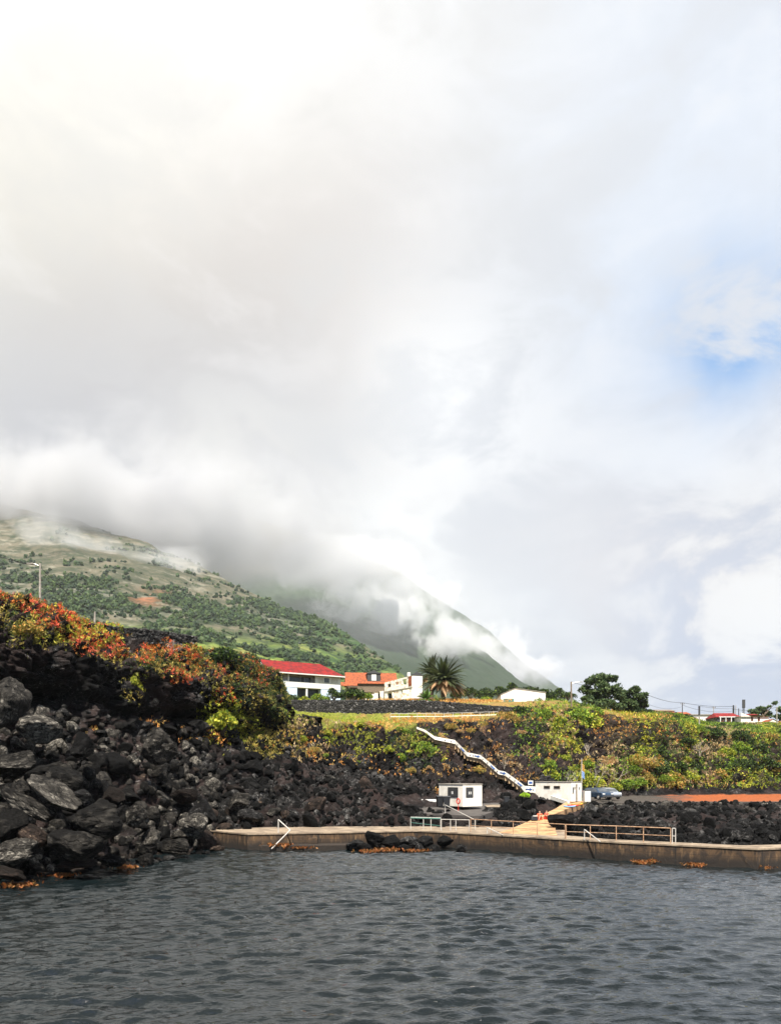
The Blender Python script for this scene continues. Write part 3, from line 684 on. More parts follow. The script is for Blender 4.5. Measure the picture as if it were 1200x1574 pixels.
rubble('rubble', 1000, (60, 900), (2.6, 5.6), .25, .8, M['rock_black'], 35)
rubble('rubble', 1500, (760, 1290), (1.1, 2.95), .2, .85, M['rock_black'], 33)
rubble('rubble', 350, (900, 1290), (2.5, 3.0), .2, .6, M['rock_grey'], 34)

# ================================================================ PLANTS
def leaves(C, size, r, cols, up=.35, outw=None, asp=.45, per=1):
    """C: leaf centres; returns V,F,cols of pointed leaf quads"""
    n = len(C); d = r.normal(size=(n, 3)); d[:, 2] += up*2
    if outw is not None: d += outw*1.1
    d /= np.linalg.norm(d, axis=1, keepdims=True)
    s = np.cross(d, r.normal(size=(n, 3))); s /= np.linalg.norm(s, axis=1, keepdims=True)
    sz = (size*r.uniform(.6, 1.35, n))[:, None] if not hasattr(size, '__len__') else (size*r.uniform(.6, 1.35, n))[:, None]
    V = np.stack([C-d*sz*.5, C+s*sz*asp*.5, C+d*sz*.6, C-s*sz*asp*.5], 1).reshape(-1, 3)
    Fc = np.arange(4*n).reshape(n, 4); cc = np.repeat(cols, 4, 0)
    return V, Fc, cc
PAL = {
'green': ((.11, .18, .022), (.20, .29, .03), (.05, .09, .014)),
'dark': ((.025, .05, .016), (.065, .10, .022), (.012, .026, .010)),
'deep': ((.016, .034, .018), (.035, .062, .028), (.06, .10, .035)),
'yellow': ((.38, .36, .04), (.28, .30, .03), (.17, .20, .02)),
'olive': ((.22, .19, .04), (.11, .11, .025), (.32, .25, .06)),
'red': ((.42, .07, .02), (.22, .10, .025), (.50, .16, .03), (.12, .09, .02), (.52, .10, .05)),
'orange': ((.56, .26, .07), (.40, .17, .045), (.30, .20, .05), (.62, .36, .12)),
'tan': ((.36, .27, .15), (.24, .17, .09), (.45, .33, .17)),
'bright': ((.34, .50, .03), (.24, .38, .03)),
'grass': ((.26, .32, .035), (.17, .24, .03), (.36, .34, .07)),
}
PAL = {k: tuple(tuple(min(.75, v*(1.05 if k in ('dark', 'deep') else 1.32)) for v in q) for q in a) for k, a in PAL.items()}
def pick(pal, n, r):
    p = np.array(PAL[pal]); return p[r.integers(len(p), size=n)]*r.uniform(.65, 1.3, (n, 1))
_P = TP.reshape(-1, 3)
GN = [fbm(_P*.5+7*k, 3, 140+k)*.9+fbm(_P*1.7, 2, 150+k)*.55 for k in range(3)]; GT = fbm(_P*.8, 3, 160)+.35*fbm(_P*2.6, 2, 163)
def ground_cover(name, pal, patches, n, size, seed, tuft=5, up=.35, thr=.1, lift=.12, asp=.3):
    """carpet of leaves over the terrain inside soft patches (px,py,rx,ry,strength)"""
    r = np.random.default_rng(seed); P = TP.reshape(-1, 3); px, py = TPXX.ravel(), TPYY.ravel()
    ok = ((VV.ravel() > 4.2)|(TPXX.ravel() < 880)) & (px > -160) & (px < 1280) & (VV.ravel() > 1.2) & (VV.ravel() < 9.5)
    area = np.linalg.norm(np.cross(np.gradient(TP, axis=0), np.gradient(TP, axis=1)), axis=2).ravel()
    w = np.zeros(len(px))
    for (a, c_, rx, ry, st) in patches: w = np.maximum(w, st*np.exp(-(((px-a)/rx)**2+((py-c_)/ry)**2)**1.6))
    nz = np.roll(GN[seed % 3], (seed*997) % 5000)*1.0
    w = np.where(ok, np.clip(w-thr-.12+nz*1.1*np.minimum(w*3, 1), 0, 1.0), 0)*area
    if w.sum() <= 0: return
    k = r.choice(len(px), n, p=w/w.sum())
    C = P[k]+TN.reshape(-1, 3)[k]*(lift+np.clip(nz[k], 0, .6)*size*2.2)[:, None]*r.uniform(.3, 1, (n, 1))+r.normal(size=(n, 3))*np.array([.12, .12, .05]); N = TN.reshape(-1, 3)[k]
    pl = np.array(PAL[pal]); base = pl[np.clip(((GT[k]*1.3+.5+.07*r.normal(size=n))*len(pl)).astype(int), 0, len(pl)-1)]*r.uniform(.6, 1.25, (n, 1))
    C2 = np.repeat(C, tuft, 0)+r.normal(size=(n*tuft, 3))*size*.35; o2 = np.repeat(N, tuft, 0)*.6
    V, Fc, cc = leaves(C2, size, r, np.repeat(base, tuft, 0)*r.uniform(.75, 1.25, (n*tuft, 1)), up, o2, asp)
    me = np_mesh(name, V, Fc, cols=cc); return tag(link(name, me, M['leaf']), kind='stuff')
ground_cover('succulent_mat', 'red', [(20,900,50,30,1),(60,915,50,32,1),(100,955,55,24,1),(150,985,50,22,1),(175,1000,22,14,1),(75,940,40,20,.8),(30,870,40,30,1),(255,1000,36,16,1),(235,1008,28,18,.9),(300,1010,28,22,.9),(330,1030,25,16,.7),(385,1030,35,30,.6),(285,1035,30,14,.9),(350,1070,28,16,.5),(-40,880,50,40,1)], 11500, .24, 51)
ground_cover('succulent_mat', 'yellow', [(130,975,50,22,1),(118,965,35,14,1),(45,972,30,28,.8),(210,1045,10,18,.9),(320,985,40,16,.8),(340,1110,34,44,1),(370,1120,30,30,.8),(120,940,60,12,.6),(175,965,30,8,.6),(540,1130,50,20,.9),(560,1150,40,18,.5),(480,1108,30,8,.6)], 19000, .24, 52)
ground_cover('heather', 'olive', [(255,1018,50,24,1),(300,1020,46,24,1),(350,1035,45,34,1),(395,1055,42,55,1),(420,1075,20,50,.9),(80,960,80,40,.6),(45,975,30,28,1),(20,930,50,30,.5),(180,1010,50,18,.6),(420,1135,45,30,1),(450,1150,40,20,.6),(200,1060,20,25,.4),(640,1145,40,25,.5)], 30000, .24, 53)
ground_cover('heather', 'dark', [(345,1000,45,22,1),(320,1010,30,20,.9),(400,1040,42,45,.9),(425,1065,18,50,.9),(250,1020,60,16,.6),(385,1060,40,36,.7),(20,960,60,30,.4),(640,1150,40,30,.8),(620,1140,20,20,.6)], 22000, .24, 54)
ground_cover('dry_grass', 'orange', [(150,1124,22,5,1),(240,1110,24,6,1),(275,1117,40,6,1),(320,1128,30,8,.9),(330,1140,60,8,.5),(440,1130,30,14,.6),(520,1120,60,8,.7),(600,1118,50,6,.9),(560,1170,30,10,.6),(590,1160,24,8,.6),(650,1108,60,5,1),(740,1107,120,6,1),(800,1105,70,7,1),(720,1122,50,6,.7),(700,1134,30,6,.5),(745,1150,60,8,.5),(770,1165,50,12,.6),(700,1150,20,12,.5),(820,1190,40,8,.7),(800,1200,30,6,.6),(760,1195,30,6,.4),(680,1165,16,16,.6),(855,1100,40,12,.9),(860,1120,30,30,.7),(950,1105,50,6,1),(1000,1105,40,7,1),(1015,1118,30,10,.8),(640,1080,80,4,1),(720,1076,60,5,1),(660,1216,22,6,.4),(1080,1205,60,10,.6),(1040,1210,50,10,.6),(900,1104,60,9,.9),(940,1120,50,14,.6),(1060,1135,50,16,.6),(1130,1140,60,16,.55),(1180,1170,40,14,.5),(1010,1170,40,16,.5),(470,1150,30,18,.6),(520,1165,40,14,.6),(600,1185,50,10,.5),(690,1185,40,10,.6),(840,1150,20,30,.6),(420,1150,30,10,.6)], 30000, .27, 55, up=.8)
ground_cover('dry_grass', 'tan', [(860,1125,24,35,.8),(930,1170,60,30,.5),(1000,1200,70,16,.9),(960,1215,60,8,.8),(1060,1195,40,20,.6),(1090,1150,50,20,.6),(1110,1128,40,7,1),(1050,1150,40,30,.4),(500,1115,60,5,.6),(780,1170,30,20,.3),(470,1160,50,15,.3),(1180,1110,40,8,.5)], 11000, .34, 56, up=.9)
ground_cover('grass', 'grass', [(470,1100,50,9,1),(540,1108,60,8,1),(590,1112,40,6,1),(500,1112,60,6,.9),(660,1200,20,6,.2),(1060,1080,60,6,.6),(930,1098,50,6,.6),(1180,1210,60,12,.9),(1100,1205,60,12,.6)], 9000, .20, 57, up=1.)
ground_cover('climbing_shrubs', 'green', [(850,1110,60,30,1),(830,1140,50,40,.7),(880,1100,40,24,.9),(920,1195,60,20,.8),(1000,1180,80,40,.9),(1060,1150,60,50,.7),(1120,1170,80,50,.7),(1180,1150,60,60,.75),(1100,1120,80,16,1),(1040,1110,50,14,.9),(640,1150,30,26,.7),(880,1200,40,20,.6),(1160,1125,60,16,1)], 34000, .34, 58, thr=.22)
ground_cover('climbing_shrubs', 'yellow', [(865,1125,34,40,.9),(960,1105,60,8,.6),(995,1145,22,50,.9),(1060,1110,20,30,1),(1080,1185,60,30,.5),(1150,1190,70,25,.8),(925,1190,70,20,.9),(980,1195,30,20,.7),(1190,1120,30,24,.9),(1140,1160,40,40,.4),(650,1140,30,24,.8),(665,1160,25,20,.6)], 26000, .34, 59, thr=.22)
ground_cover('climbing_shrubs', 'dark', [(830,1130,40,50,.6),(890,1190,40,20,.5),(1020,1150,60,50,1),(1070,1160,60,60,1),(1150,1150,80,60,.9),(1000,1200,80,20,.4),(1100,1130,90,30,.7),(1050,1120,30,30,.9)], 18000, .34, 60, thr=.18)

def crown_mesh(name, r, pal, n, clumps, leaf, flat=.75, pal2=None, w2=.0, core=True):
    """unit-sized crown: leaf tufts on the skins of scattered clumps inside a dome"""
    Cc = r.normal(size=(clumps, 3)); Cc /= np.linalg.norm(Cc, axis=1, keepdims=True); Cc *= (r.uniform(.25, 1, (clumps, 1))**.5)*.70
    Cc[:, 2] = np.abs(Cc[:, 2])*flat+.28; rad = r.uniform(.20, .38, clumps)
    k = r.integers(clumps, size=n); d = r.normal(size=(n, 3)); d[:, 2] += .35; d /= np.linalg.norm(d, axis=1, keepdims=True)
    C = Cc[k]+d*(rad[k]*r.uniform(.72, 1.05, n))[:, None]*np.array([1, 1, .75]); tone = r.uniform(.7, 1.25, clumps)[k][:, None]
    c_ = pick(pal, n, r)*tone
    if pal2: sw = r.random(n) < w2; c_[sw] = pick(pal2, n, r)[sw]
    V, Fc, cc = leaves(C, leaf, r, c_, .25, d, .6)
    me = np_mesh(name, V, Fc, cols=cc); me.materials.append(M['leaf']); return me
rc = np.random.default_rng(77)
SHRUB = {k: [crown_mesh('foliage', rc, *a) for _ in range(3)] for k, a in {
 'green': ('green', 1500, 16, .13, .75, 'yellow', .12), 'dark': ('dark', 1500, 16, .13, .75, 'green', .10), 'yellow': ('yellow', 1400, 14, .14, .75, 'green', .3),
 'olive': ('olive', 1400, 14, .12, .75, 'orange', .2), 'tan': ('tan', 1000, 12, .13, .75, 'orange', .3), 'bright': ('bright', 1200, 12, .13, .6)}.items()}
def stem_mesh(r, n=7):
    mb = MB()
    for i in range(n):
        a = 6.28*i/n+r.uniform(-.3, .3); e = r.uniform(.25, .6); p0 = Vector((0, 0, -.15)); p1 = Vector((math.cos(a)*e*.5, math.sin(a)*e*.5, .25)); p2 = Vector((math.cos(a)*e, math.sin(a)*e, r.uniform(.45, .75)))
        mb.tube(p0, p1, .045, .03, 5); mb.tube(p1, p2, .03, .012, 4)
    me = bpy.data.meshes.new('stem'); me.from_pydata(mb.v, [], mb.f); me.materials.append(M['bark']); return me
STEMS = [stem_mesh(rc) for _ in range(3)]
rsb = np.random.default_rng(99)
def shrub(p, r_, kind, label, group=None, h=None, name='shrub', cat='shrub'):
    t = thing(name, label, cat, p, rsb.uniform(0, 6.28), group)
    f = link('foliage', SHRUB[kind][int(rsb.integers(3))], None, t); s = link('stem', STEMS[int(rsb.integers(3))], None, t)
    h = h or r_*1.1
    for o in (f, s): o.scale = (r_, r_, h)
    return t
def shrub_px(px, py, wpx, kind, label, group=None, vmin=3, vmax=9.5, hr=1.1, Y=None, cat='shrub', name='shrub'):
    """shrub whose middle shows at (px,py), wpx wide; Y given: stands at that distance"""
    if Y is None:
        p = hit(px, py+wpx*.25, vmin, vmax); r_ = wpx/2/F*p[1]; p = p+np.array([0, -.1*r_, -.15*r_])
    else:
        r_ = wpx/2/F*Y; p = at(px, py+wpx*.35*hr, Y)
    return shrub(p, r_, kind, label, group, r_*hr, name, cat)
# shrubs one can name
shrub_px(346, 1000, 82, 'dark', 'large rounded dark green bush on the brow left of the red-roofed house', hr=.75)
shrub_px(48, 965, 60, 'olive', 'spiky yellow-green bush on the cliff face below the street lamp', hr=.9)
shrub_px(208, 1048, 20, 'yellow', 'small yellow bush growing alone on the dark cliff face', hr=1.7)
shrub_px(345, 1105, 62, 'yellow', 'yellow-green bush hanging under the headland above the dry ledge', hr=1.2)
shrub_px(728, 1222, 22, 'bright', 'small bright green bush between the two white huts', vmin=2, Y=None)
shrub_px(652, 1150, 44, 'green', 'leafy green bush beside the top of the white stair wall', hr=1.3)
bpy.data.objects['shrub.004'].location = tuple(at(806, 1228, 86))
HS = 'bushes in front of the red-roofed house'
for (px, py, w, k, lab) in ((448,1070,30,'dark','dark low bush at the left foot of the red-roofed house'),(468,1073,30,'yellow','straw-coloured bush before the middle of the red-roofed house'),(492,1070,34,'green','yellow-green bush before the open ground-floor bay of the red-roofed house'),(514,1063,36,'dark','round dark bush at the right corner of the red-roofed house'),(543,1062,42,'dark','broad dark bush in front of the orange-roofed house'),(562,1068,28,'green','green bush just left of the ruined white house')):
    shrub_px(px, py, w, k, lab, HS, Y=128, hr=1.0)
for (px, py, w, Y, k, lab) in ((745,1076,36,140,'green','round yellow-green bush left of the white barn'),(716,1086,26,125,'yellow','low yellowish bush on the wall top right of the palm'),(800,1090,50,116,'dark','dark bush at the foot of the white barn'),(780,1098,44,113,'olive','olive bush below the green door of the white barn'),(838,1096,44,114,'green','green bush on the brow right of the white barn'),
    (862,1108,48,112,'yellow','yellowish reed-like clump below the lamp pole'),(884,1096,60,115,'green','large leafy vine mound at the foot of the lamp pole'),(905,1104,52,114,'yellow','golden mound of climbers left of the big round tree'),(912,1092,36,117,'green','green mound just under the big round tree')):
    shrub_px(px, py, w, k, lab, None, Y=Y)
def shrub_bed(n, pxr, pyr, vr, wr, kinds, label, group, hr=(.8, 1.2)):
    for (i, j) in sample_terrain(n, pxr, vr, rsb, pyr=pyr):
        p = TP[i, j]; w = rsb.uniform(*wr); k = kinds[int(rsb.integers(len(kinds)))]
        shrub(p-np.array([0, 0, w*.12]), w/2, k, label, group, w/2*rsb.uniform(*hr))
shrub_bed(46, (1000, 1290), (1125, 1212), (4.1, 6.2), (2.2, 5), ['green', 'dark', 'dark', 'olive', 'yellow'], 'tangled green shrub on the bank above the orange ground', 'shrubs on the bank above the orange ground')
shrub_bed(60, (1030, 1290), (1085, 1145), (6, 8.3), (1.8, 3.6), ['green', 'dark', 'green'], 'leafy green shrub on the slope below the far red-roofed houses', 'shrubs below the far houses', (.7, 1))
shrub_bed(22, (840, 1010), (1168, 1214), (4.1, 6.2), (1.8, 4), ['yellow', 'green', 'olive', 'yellow', 'tan'], 'yellow-green shrub on the cliff behind the flagpole', 'shrubs on the cliff behind the flagpole')
shrub_bed(20, (620, 850), (1105, 1200), (4.1, 6.1), (1.0, 2.4), ['tan', 'olive', 'tan'], 'dry straw-coloured shrub on the cliff behind the white stair wall', 'dry shrubs behind the stair wall')
shrub_bed(16, (440, 640), (1115, 1180), (3.8, 6.0), (1.0, 2.6), ['olive', 'yellow', 'tan', 'green'], 'small scrubby shrub on the bank below the grass terrace', 'shrubs below the grass terrace')
# belt of trees behind the barn
for i, (px, py, w, Y) in enumerate(((705,1064,34,185),(722,1060,38,190),(745,1062,40,200),(768,1060,40,205),(790,1056,40,210),(812,1058,40,205),(835,1062,40,200),(855,1064,36,190),(872,1066,30,185),(700,1075,26,165),(1030,1102,40,190),(1060,1108,40,180),(1000,1096,34,150),(978,1102,30,135))):
    shrub_px(px, py, w, 'dark', 'dark round-topped tree in the belt behind the white barn' if i < 10 else 'dark leafy tree between the big round tree and the far houses', 'trees in the belt behind the barn' if i < 10 else 'trees before the far houses', Y=Y, hr=.8+.5*((i*7)%5)/5, cat='tree', name='broadleaf_tree')
# big trees
def big_tree(base, hgt, lobes, label, seed, pal='deep', n=11000, leaf=.46, name='broadleaf_tree'):
    r = np.random.default_rng(seed); t = thing(name, label, 'tree', base)
    tk = MB(); tk.tube((0, 0, -.8), (.1, 0, hgt*.28), .42, .3, 9)
    Vs, Fs, Cs = [], [], []; k = 0
    for (x, y, z, rad) in lobes:
        top = Vector((x, y, z-.1*rad)); mid = Vector((x*.45, y*.45, hgt*.26+(z-hgt*.26)*.45))
        tk.tube((.1, 0, hgt*.24), mid, .22, .14, 6); tk.tube(mid, top, .14, .05, 5)
        m_ = 11; cc = r.normal(size=(m_, 3)); cc /= np.linalg.norm(cc, axis=1, keepdims=True); cc *= rad*.62*r.uniform(.5, 1, (m_, 1)); cc[:, 2] *= .65
        nn = int(n*rad*rad/sum(l[3]**2 for l in lobes)); q = r.integers(m_, size=nn)
        d = r.normal(size=(nn, 3)); d[:, 2] += .5; d /= np.linalg.norm(d, axis=1, keepdims=True)
        C = np.array([x, y, z])+cc[q]+d*(rad*.42*r.uniform(.75, 1.05, (nn, 1)))*np.array([1, 1, .6])
        c_ = pick(pal, nn, r)*np.where(d[:, 2:3] > .35, 1.25, .85)  # upward leaves tinted lighter, the rest darker: top light put into the colour
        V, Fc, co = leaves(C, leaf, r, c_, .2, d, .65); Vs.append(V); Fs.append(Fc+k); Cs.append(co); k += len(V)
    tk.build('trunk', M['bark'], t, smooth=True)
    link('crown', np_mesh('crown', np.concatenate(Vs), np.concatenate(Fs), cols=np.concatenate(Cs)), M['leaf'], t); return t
PAL['deep'] = ((.07, .11, .04), (.12, .17, .06), (.03, .055, .024))
def lobes_px(L, px0, py0, Y):
    o = []
    for (px, py, w) in L: o.append(((px-px0)/F*Y, rc.uniform(-1.5, 1.5), (py0-py)/F*Y, w/2/F*Y))
    return o
big_tree(at(922, 1104, 133), 8, lobes_px([(912,1046,32),(918,1068,36),(936,1066,36),(925,1085,40),(900,1090,30),(925,1048,28),(938,1043,28),(902,1060,28),(925,1060,30),(946,1058,28),(905,1078,30),(930,1080,34),(918,1092,32),(945,1086,30),(950,1070,24),(926,1038,20)], 922, 1104, 133), 'tallest broad tree with open lobed crown on the cliff top right of the lamp pole', 301)
big_tree(at(968, 1104, 137), 6, lobes_px([(958,1068,28),(965,1080,34),(975,1084,34),(960,1095,30),(972,1062,22),(980,1072,26),(966,1082,30),(986,1084,22),(952,1088,28),(976,1094,26),(990,1092,14)], 968, 1104, 137), 'lower dark tree leaning against the right side of the tallest broad tree', 302)
big_tree(at(1172, 1112, 215), 8, lobes_px([(1160,1096,22),(1172,1090,20),(1182,1098,22),(1168,1104,22),(1186,1082,9),(1180,1086,8),(1190,1080,7)], 1172, 1112, 215), 'dark tree with thin spiky top behind the far white house', 303, n=2600, leaf=.6)
big_tree(at(1204, 1112, 205), 8, lobes_px([(1200,1092,24),(1212,1096,24),(1196,1102,18),(1206,1104,20)], 1204, 1112, 205), 'dark tree cut by the right edge of the picture', 304, n=1800, leaf=.6)
# palms
def palm(base, hgt, fr, nfr, label, seed, cols, dead=0, trunk_r=.38):
    r = np.random.default_rng(seed); t = thing('palm_tree', label, 'palm tree', base)
    tk = MB(); seg = 7
    for i in range(seg): tk.tube((0, 0, -.6+(hgt+.6)*i/seg), (0, 0, -.6+(hgt+.6)*(i+1)/seg), trunk_r*(1.12-.2*i/seg), trunk_r*(.92-.2*i/seg), 10)
    tk.build('trunk', M['bark'], t)
    def fronds(n, e0, e1, col, name):
        V, Fc, C = [], [], []; k = 0
        for i in range(n):
            a = r.uniform(0, 6.28); el = r.uniform(e0, e1); L = fr*r.uniform(.82, 1.1); p = np.array([0, 0, hgt]); dirv = np.array([math.cos(a)*math.cos(el), math.sin(a)*math.cos(el), math.sin(el)])
            steps = 12; side = np.array([-math.sin(a), math.cos(a), 0]); c_ = np.array(col)*r.uniform(.6, 1.35)
            for s in range(steps):
                q = p+dirv*L/steps; dirv = dirv+np.array([0, 0, -.085-.02*s/steps]); dirv /= np.linalg.norm(dirv)
                ll = fr*.17*math.sin(math.pi*min(1, (s+1.2)/steps)**.8)+.12
                for sg in (-1, 1):
                    for hlf in (0, .5):
                        b0 = p+(q-p)*hlf; tip = b0+side*sg*ll*.85+dirv*ll*.7+np.array([0, 0, -ll*.15]); b1 = b0+(q-p)*.62
                        V += [b0, b1, tip]; Fc.append((k, k+1, k+2)); k += 3; C += [c_]*3
                p = q
        return link(name, np_mesh(name, np.array(V), np.array(Fc), cols=np.array(C)), M['leaf'], t)
    fronds(nfr, -.15, 1.35, cols, 'crown')
    if dead: fronds(dead, -.35, .15, (.34, .21, .11), 'dead_fronds')
    return t
palm(at(681, 1078, 132), 3.6, 4.9, 78, 'large date palm with a skirt of dry fronds right of the ruined house', 401, (.05, .065, .022), 26)
palm(at(663, 1076, 141), 4.9, 4.0, 44, 'taller palm crown rising behind the large date palm', 402, (.06, .075, .03), 8)
palm(at(655, 1079, 124), .35, 2.0, 40, 'small stemless green palm at the right foot of the ruined house', 403, (.10, .18, .035), 0, .16)
palm(at(672, 1080, 122), .2, 1.3, 26, 'tiny green palm just below the large date palm', 404, (.16, .20, .04), 0, .12)
# bare shrubs
def bare_shrub(p, h, mat, label, seed, group=None, name='bare_shrub'):
    r = np.random.default_rng(seed); mb = MB()
    def br(p0, d, L, rad, dep):
        p1 = p0+d*L; mb.tube(p0, p1, rad, rad*.65, 4)
        if dep:
            for _ in range(int(r.integers(2, 4))):
                nd = d+Vector(r.normal(size=3).tolist())*.55; nd.z += .35; nd.normalize(); br(p1, nd, L*r.uniform(.55, .85), rad*.62, dep-1)
    for _ in range(3): br(Vector((0, 0, -.2)), Vector((r.normal()*.5, r.normal()*.4, 1)).normalized(), h*.18, h*.013, 4)
    o = mb.build(name, mat); o.location = tuple(float(v) for v in p); return tag(o, label, 'bare shrub', group)
for i, (px, py, h, mt, lab) in enumerate((
 (268,1004,3.0,'deadwood','bleached leafless shrub standing on the red cliff-top mat'),
 (748,1128,3.6,'deadbrown','large brown leafless shrub on the cliff above the middle of the stair wall'),
 (810,1160,3.6,'deadbrown','brown leafless shrub high on the cliff right of the stair wall'),
 (748,1165,2.2,'deadwood','small pale leafless shrub just above the stair wall'),
 (776,1180,2.6,'deadwood','thin pale leafless shrub above the lower stair wall'),
 (868,1204,4.0,'deadwood','white leafless tree directly behind the right hut'),
 (905,1160,3.6,'deadwood','grey-white leafless bush above the flagpole'),
 (915,1205,5.5,'tan','tall pale bare trunk on the cliff right of the flag'),
 (940,1205,5.5,'tan','forked pale bare trunk on the cliff above the parked cars'),
 (1000,1190,5.0,'tan','pale leaning bare trunk right of the forked trunk'),
 (1085,1205,5.0,'deadbrown','brown bare tree at the back of the orange ground'),
 (1120,1160,4.0,'deadbrown','thin bare tree halfway up the right bank'),
 (1075,1160,4.5,'deadwood','grey bare tree in the gap of the right bank'),
 (695,1160,2.2,'deadbrown','brown twiggy bush under the top of the stair wall'),
 (505,1150,1.6,'deadbrown','small twiggy bush below the grass terrace'))):
    bare_shrub(hit(px, py, 2.5, 9), h, M['deadwood'] if mt == 'tan' else M[mt], lab, 500+i)
# trees of the hillside, too many to count
def forest():
    r = np.random.default_rng(8); nr, nc = HP.shape[:2]; hx, hy = proj(HP); q = HP/1000.
    dark = (HC.sum(2) < .13)&(hy > 800)&(hx > -60)&(hx < 720); fld = (~dark)&(hy > 860)&(hx > -60)&(hx < 720)
    hl = np.abs(fbm(HP.reshape(-1, 3)/1000.*np.array([14, 5, 14]), 3, 95)).reshape(nr, nc); hl2 = np.abs(fbm(HP.reshape(-1, 3)/1000.*np.array([7, 4, 24]), 4, 93)).reshape(nr, nc)
    w = (dark*.8+fld*.006+fld*1.2*(hl < .022)+fld*.5*(hl2 < .02))*HP[..., 1]; w[int(nr*.8):] = 0; w = w.ravel()/w.sum(); k = r.choice(nr*nc, 12000, p=w)
    P = HP.reshape(-1, 3)[k]+r.normal(size=(12000, 3))*np.array([3, 5, 0]); s = r.uniform(1.0, 2.9, 12000)*(.5+.5*P[:, 1]/900)
    V0, F0 = IV[1]; jit = 1+.28*r.normal(size=(12000, len(V0), 1))
    V = V0[None]*jit*np.stack([s*.9, s*.9, s*r.uniform(.7, 1.3, 12000)], 1)[:, None, :]+(P+np.stack([0*s, 0*s, s*.45], 1))[:, None, :]
    Fc = F0[None]+(np.arange(12000)*len(V0))[:, None, None]
    c_ = np.array(((.020, .042, .018), (.035, .07, .022), (.06, .10, .028)))[r.integers(3, size=12000)]*r.uniform(.7, 1.2, (12000, 1))
    tag(link('hillside_woods', np_mesh('hillside_woods', V.reshape(-1, 3), Fc.reshape(-1, 3), cols=np.repeat(c_, len(V0), 0)), M['leaf']), kind='stuff')
forest()
# seaweed along the waterline
WD = []
def weed(px, py, w, h, Y, label, seed):
    r = np.random.default_rng(seed); n = 200; c = at(px, py, Y); c[2] = max(c[2], .02)
    C = c+np.stack([r.normal(size=n)*w/F*Y*.25, r.normal(size=n)*.35, np.abs(r.normal(size=n))*h/F*Y*.22], 1)
    WD.append(leaves(C, .20, r, pick('orange', n, r)*np.array([.36, .26, .25]), .1, None, .5))
for i, a in enumerate(((430,1300,40,8,56.2,'orange seaweed clump under the left handrail of the pier'),(460,1303,50,5,56.3,'orange seaweed fringe along the low step of the pier'),(570,1310,40,7,54.6,'orange seaweed on the low rocks in front of the pier'),(600,1307,30,7,55.2,'second orange seaweed clump on the low rocks in front of the pier, right of the first'),(640,1308,34,5,55,'brownish seaweed at the foot of the black rocks right of the low step'),
  (983,1326,18,5,47.6,'small orange seaweed patch left of the floating one before the right sea wall'),(1000,1323,14,5,48.3,'smallest orange seaweed patch before the right sea wall'),(1067,1330,28,5,46.4,'long orange seaweed patch before the right sea wall'),(1135,1326,26,8,46.8,'orange seaweed patch against the right sea wall'),(1168,1334,32,7,45.4,'orange seaweed patch in the water nearest the right edge'),
  (95,1345,44,6,41.2,'orange seaweed patch before the half sunken reddish boulder'),(28,1362,60,9,37.5,'dark red seaweed in the left corner of the water'),(195,1333,36,4,44.6,'thin orange seaweed in the shallows before the biggest boulder'))): weed(*a, 600+i)
k_ = np.cumsum([0]+[len(w[0]) for w in WD[:-1]])
tag(link('seaweed', np_mesh('seaweed', np.concatenate([w[0] for w in WD]), np.concatenate([w[1]+k for w, k in zip(WD, k_)]), cols=np.concatenate([w[2] for w in WD])), M['leaf']), kind='stuff')
# ================================================================ THE PIER AND ITS SURROUNDINGS
ZD = 1.2
def dk(px, py, z=ZD): p = atz(px, py, z); return (p[0], p[1])
m, bb, p, o = new_mat('stained_sea_wall'); t = bb.n('ShaderNodeTexCoord').outputs['Object']
sz = bb.n('ShaderNodeSeparateXYZ'); bb.l(t, sz.inputs[0])
n1 = bb.noise(t, 1.1, 8, .68, .6); n2 = bb.noise(bb.vscale(t, (2.4, 2.4, .5)), 2.0, 5, .6)
cc = bb.mix(bb.rng(n1, .38, .62), (.085, .048, .022), (.022, .014, .009)); cc = bb.mix(bb.rng(n2, .52, .68, 0, .7), cc, (.20, .12, .055))
cc = bb.mix(bb.rng(bb.m('ADD', sz.outputs[2], bb.m('MULTIPLY', n1, .7)), 1.15, .55, 0, .95), cc, (.010, .007, .005))
jt = bb.m('ABSOLUTE', bb.m('SUBTRACT', bb.m('FRACT', bb.m('DIVIDE', bb.m('ADD', sz.outputs[0], 100), 4.3)), .5)); cc = bb.mix(bb.rng(jt, .006, .012, .85, 0), cc, (.006, .005, .004))
lf = bb.m('ABSOLUTE', bb.m('SUBTRACT', sz.outputs[2], .62)); cc = bb.mix(bb.rng(lf, .01, .03, .5, 0), cc, (.012, .009, .006))
bb.l(cc, p.inputs['Base Color']); p.inputs['Roughness'].default_value = .85; bump(bb, p, n1, .8, .08); M['seawall'] = m
m, bb, p, o = new_mat('deck_concrete'); t = bb.n('ShaderNodeTexCoord').outputs['Object']
n1 = bb.noise(t, .7, 8, .7, .5); n2 = bb.noise(t, 5, 5, .6)
cc = bb.mix(bb.rng(n1, .38, .62), (.30, .235, .165), (.14, .105, .075)); cc = bb.mix(bb.rng(n2, .55, .7, 0, .5), cc, (.08, .06, .045))
bb.l(cc, p.inputs['Base Color']); p.inputs['Roughness'].default_value = .9; bump(bb, p, n2, .5, .03); M['deck'] = m
front = [dk(322, 1276), dk(381, 1281.5), dk(548, 1278.5), dk(640, 1276.5), dk(720, 1280.5), dk(950, 1294), dk(1100, 1301), dk(1163, 1304), dk(1262, 1301.5)]
def off(q, d): return (q[0], q[1]+d)
back = [off(front[8], 2.0), off(front[7], 2.0), off(front[6], 2.1), off(front[5], 2.1), dk(869, 1284), dk(869, 1274), dk(770, 1271), dk(640, 1270), dk(500, 1270.5), dk(345, 1272)]
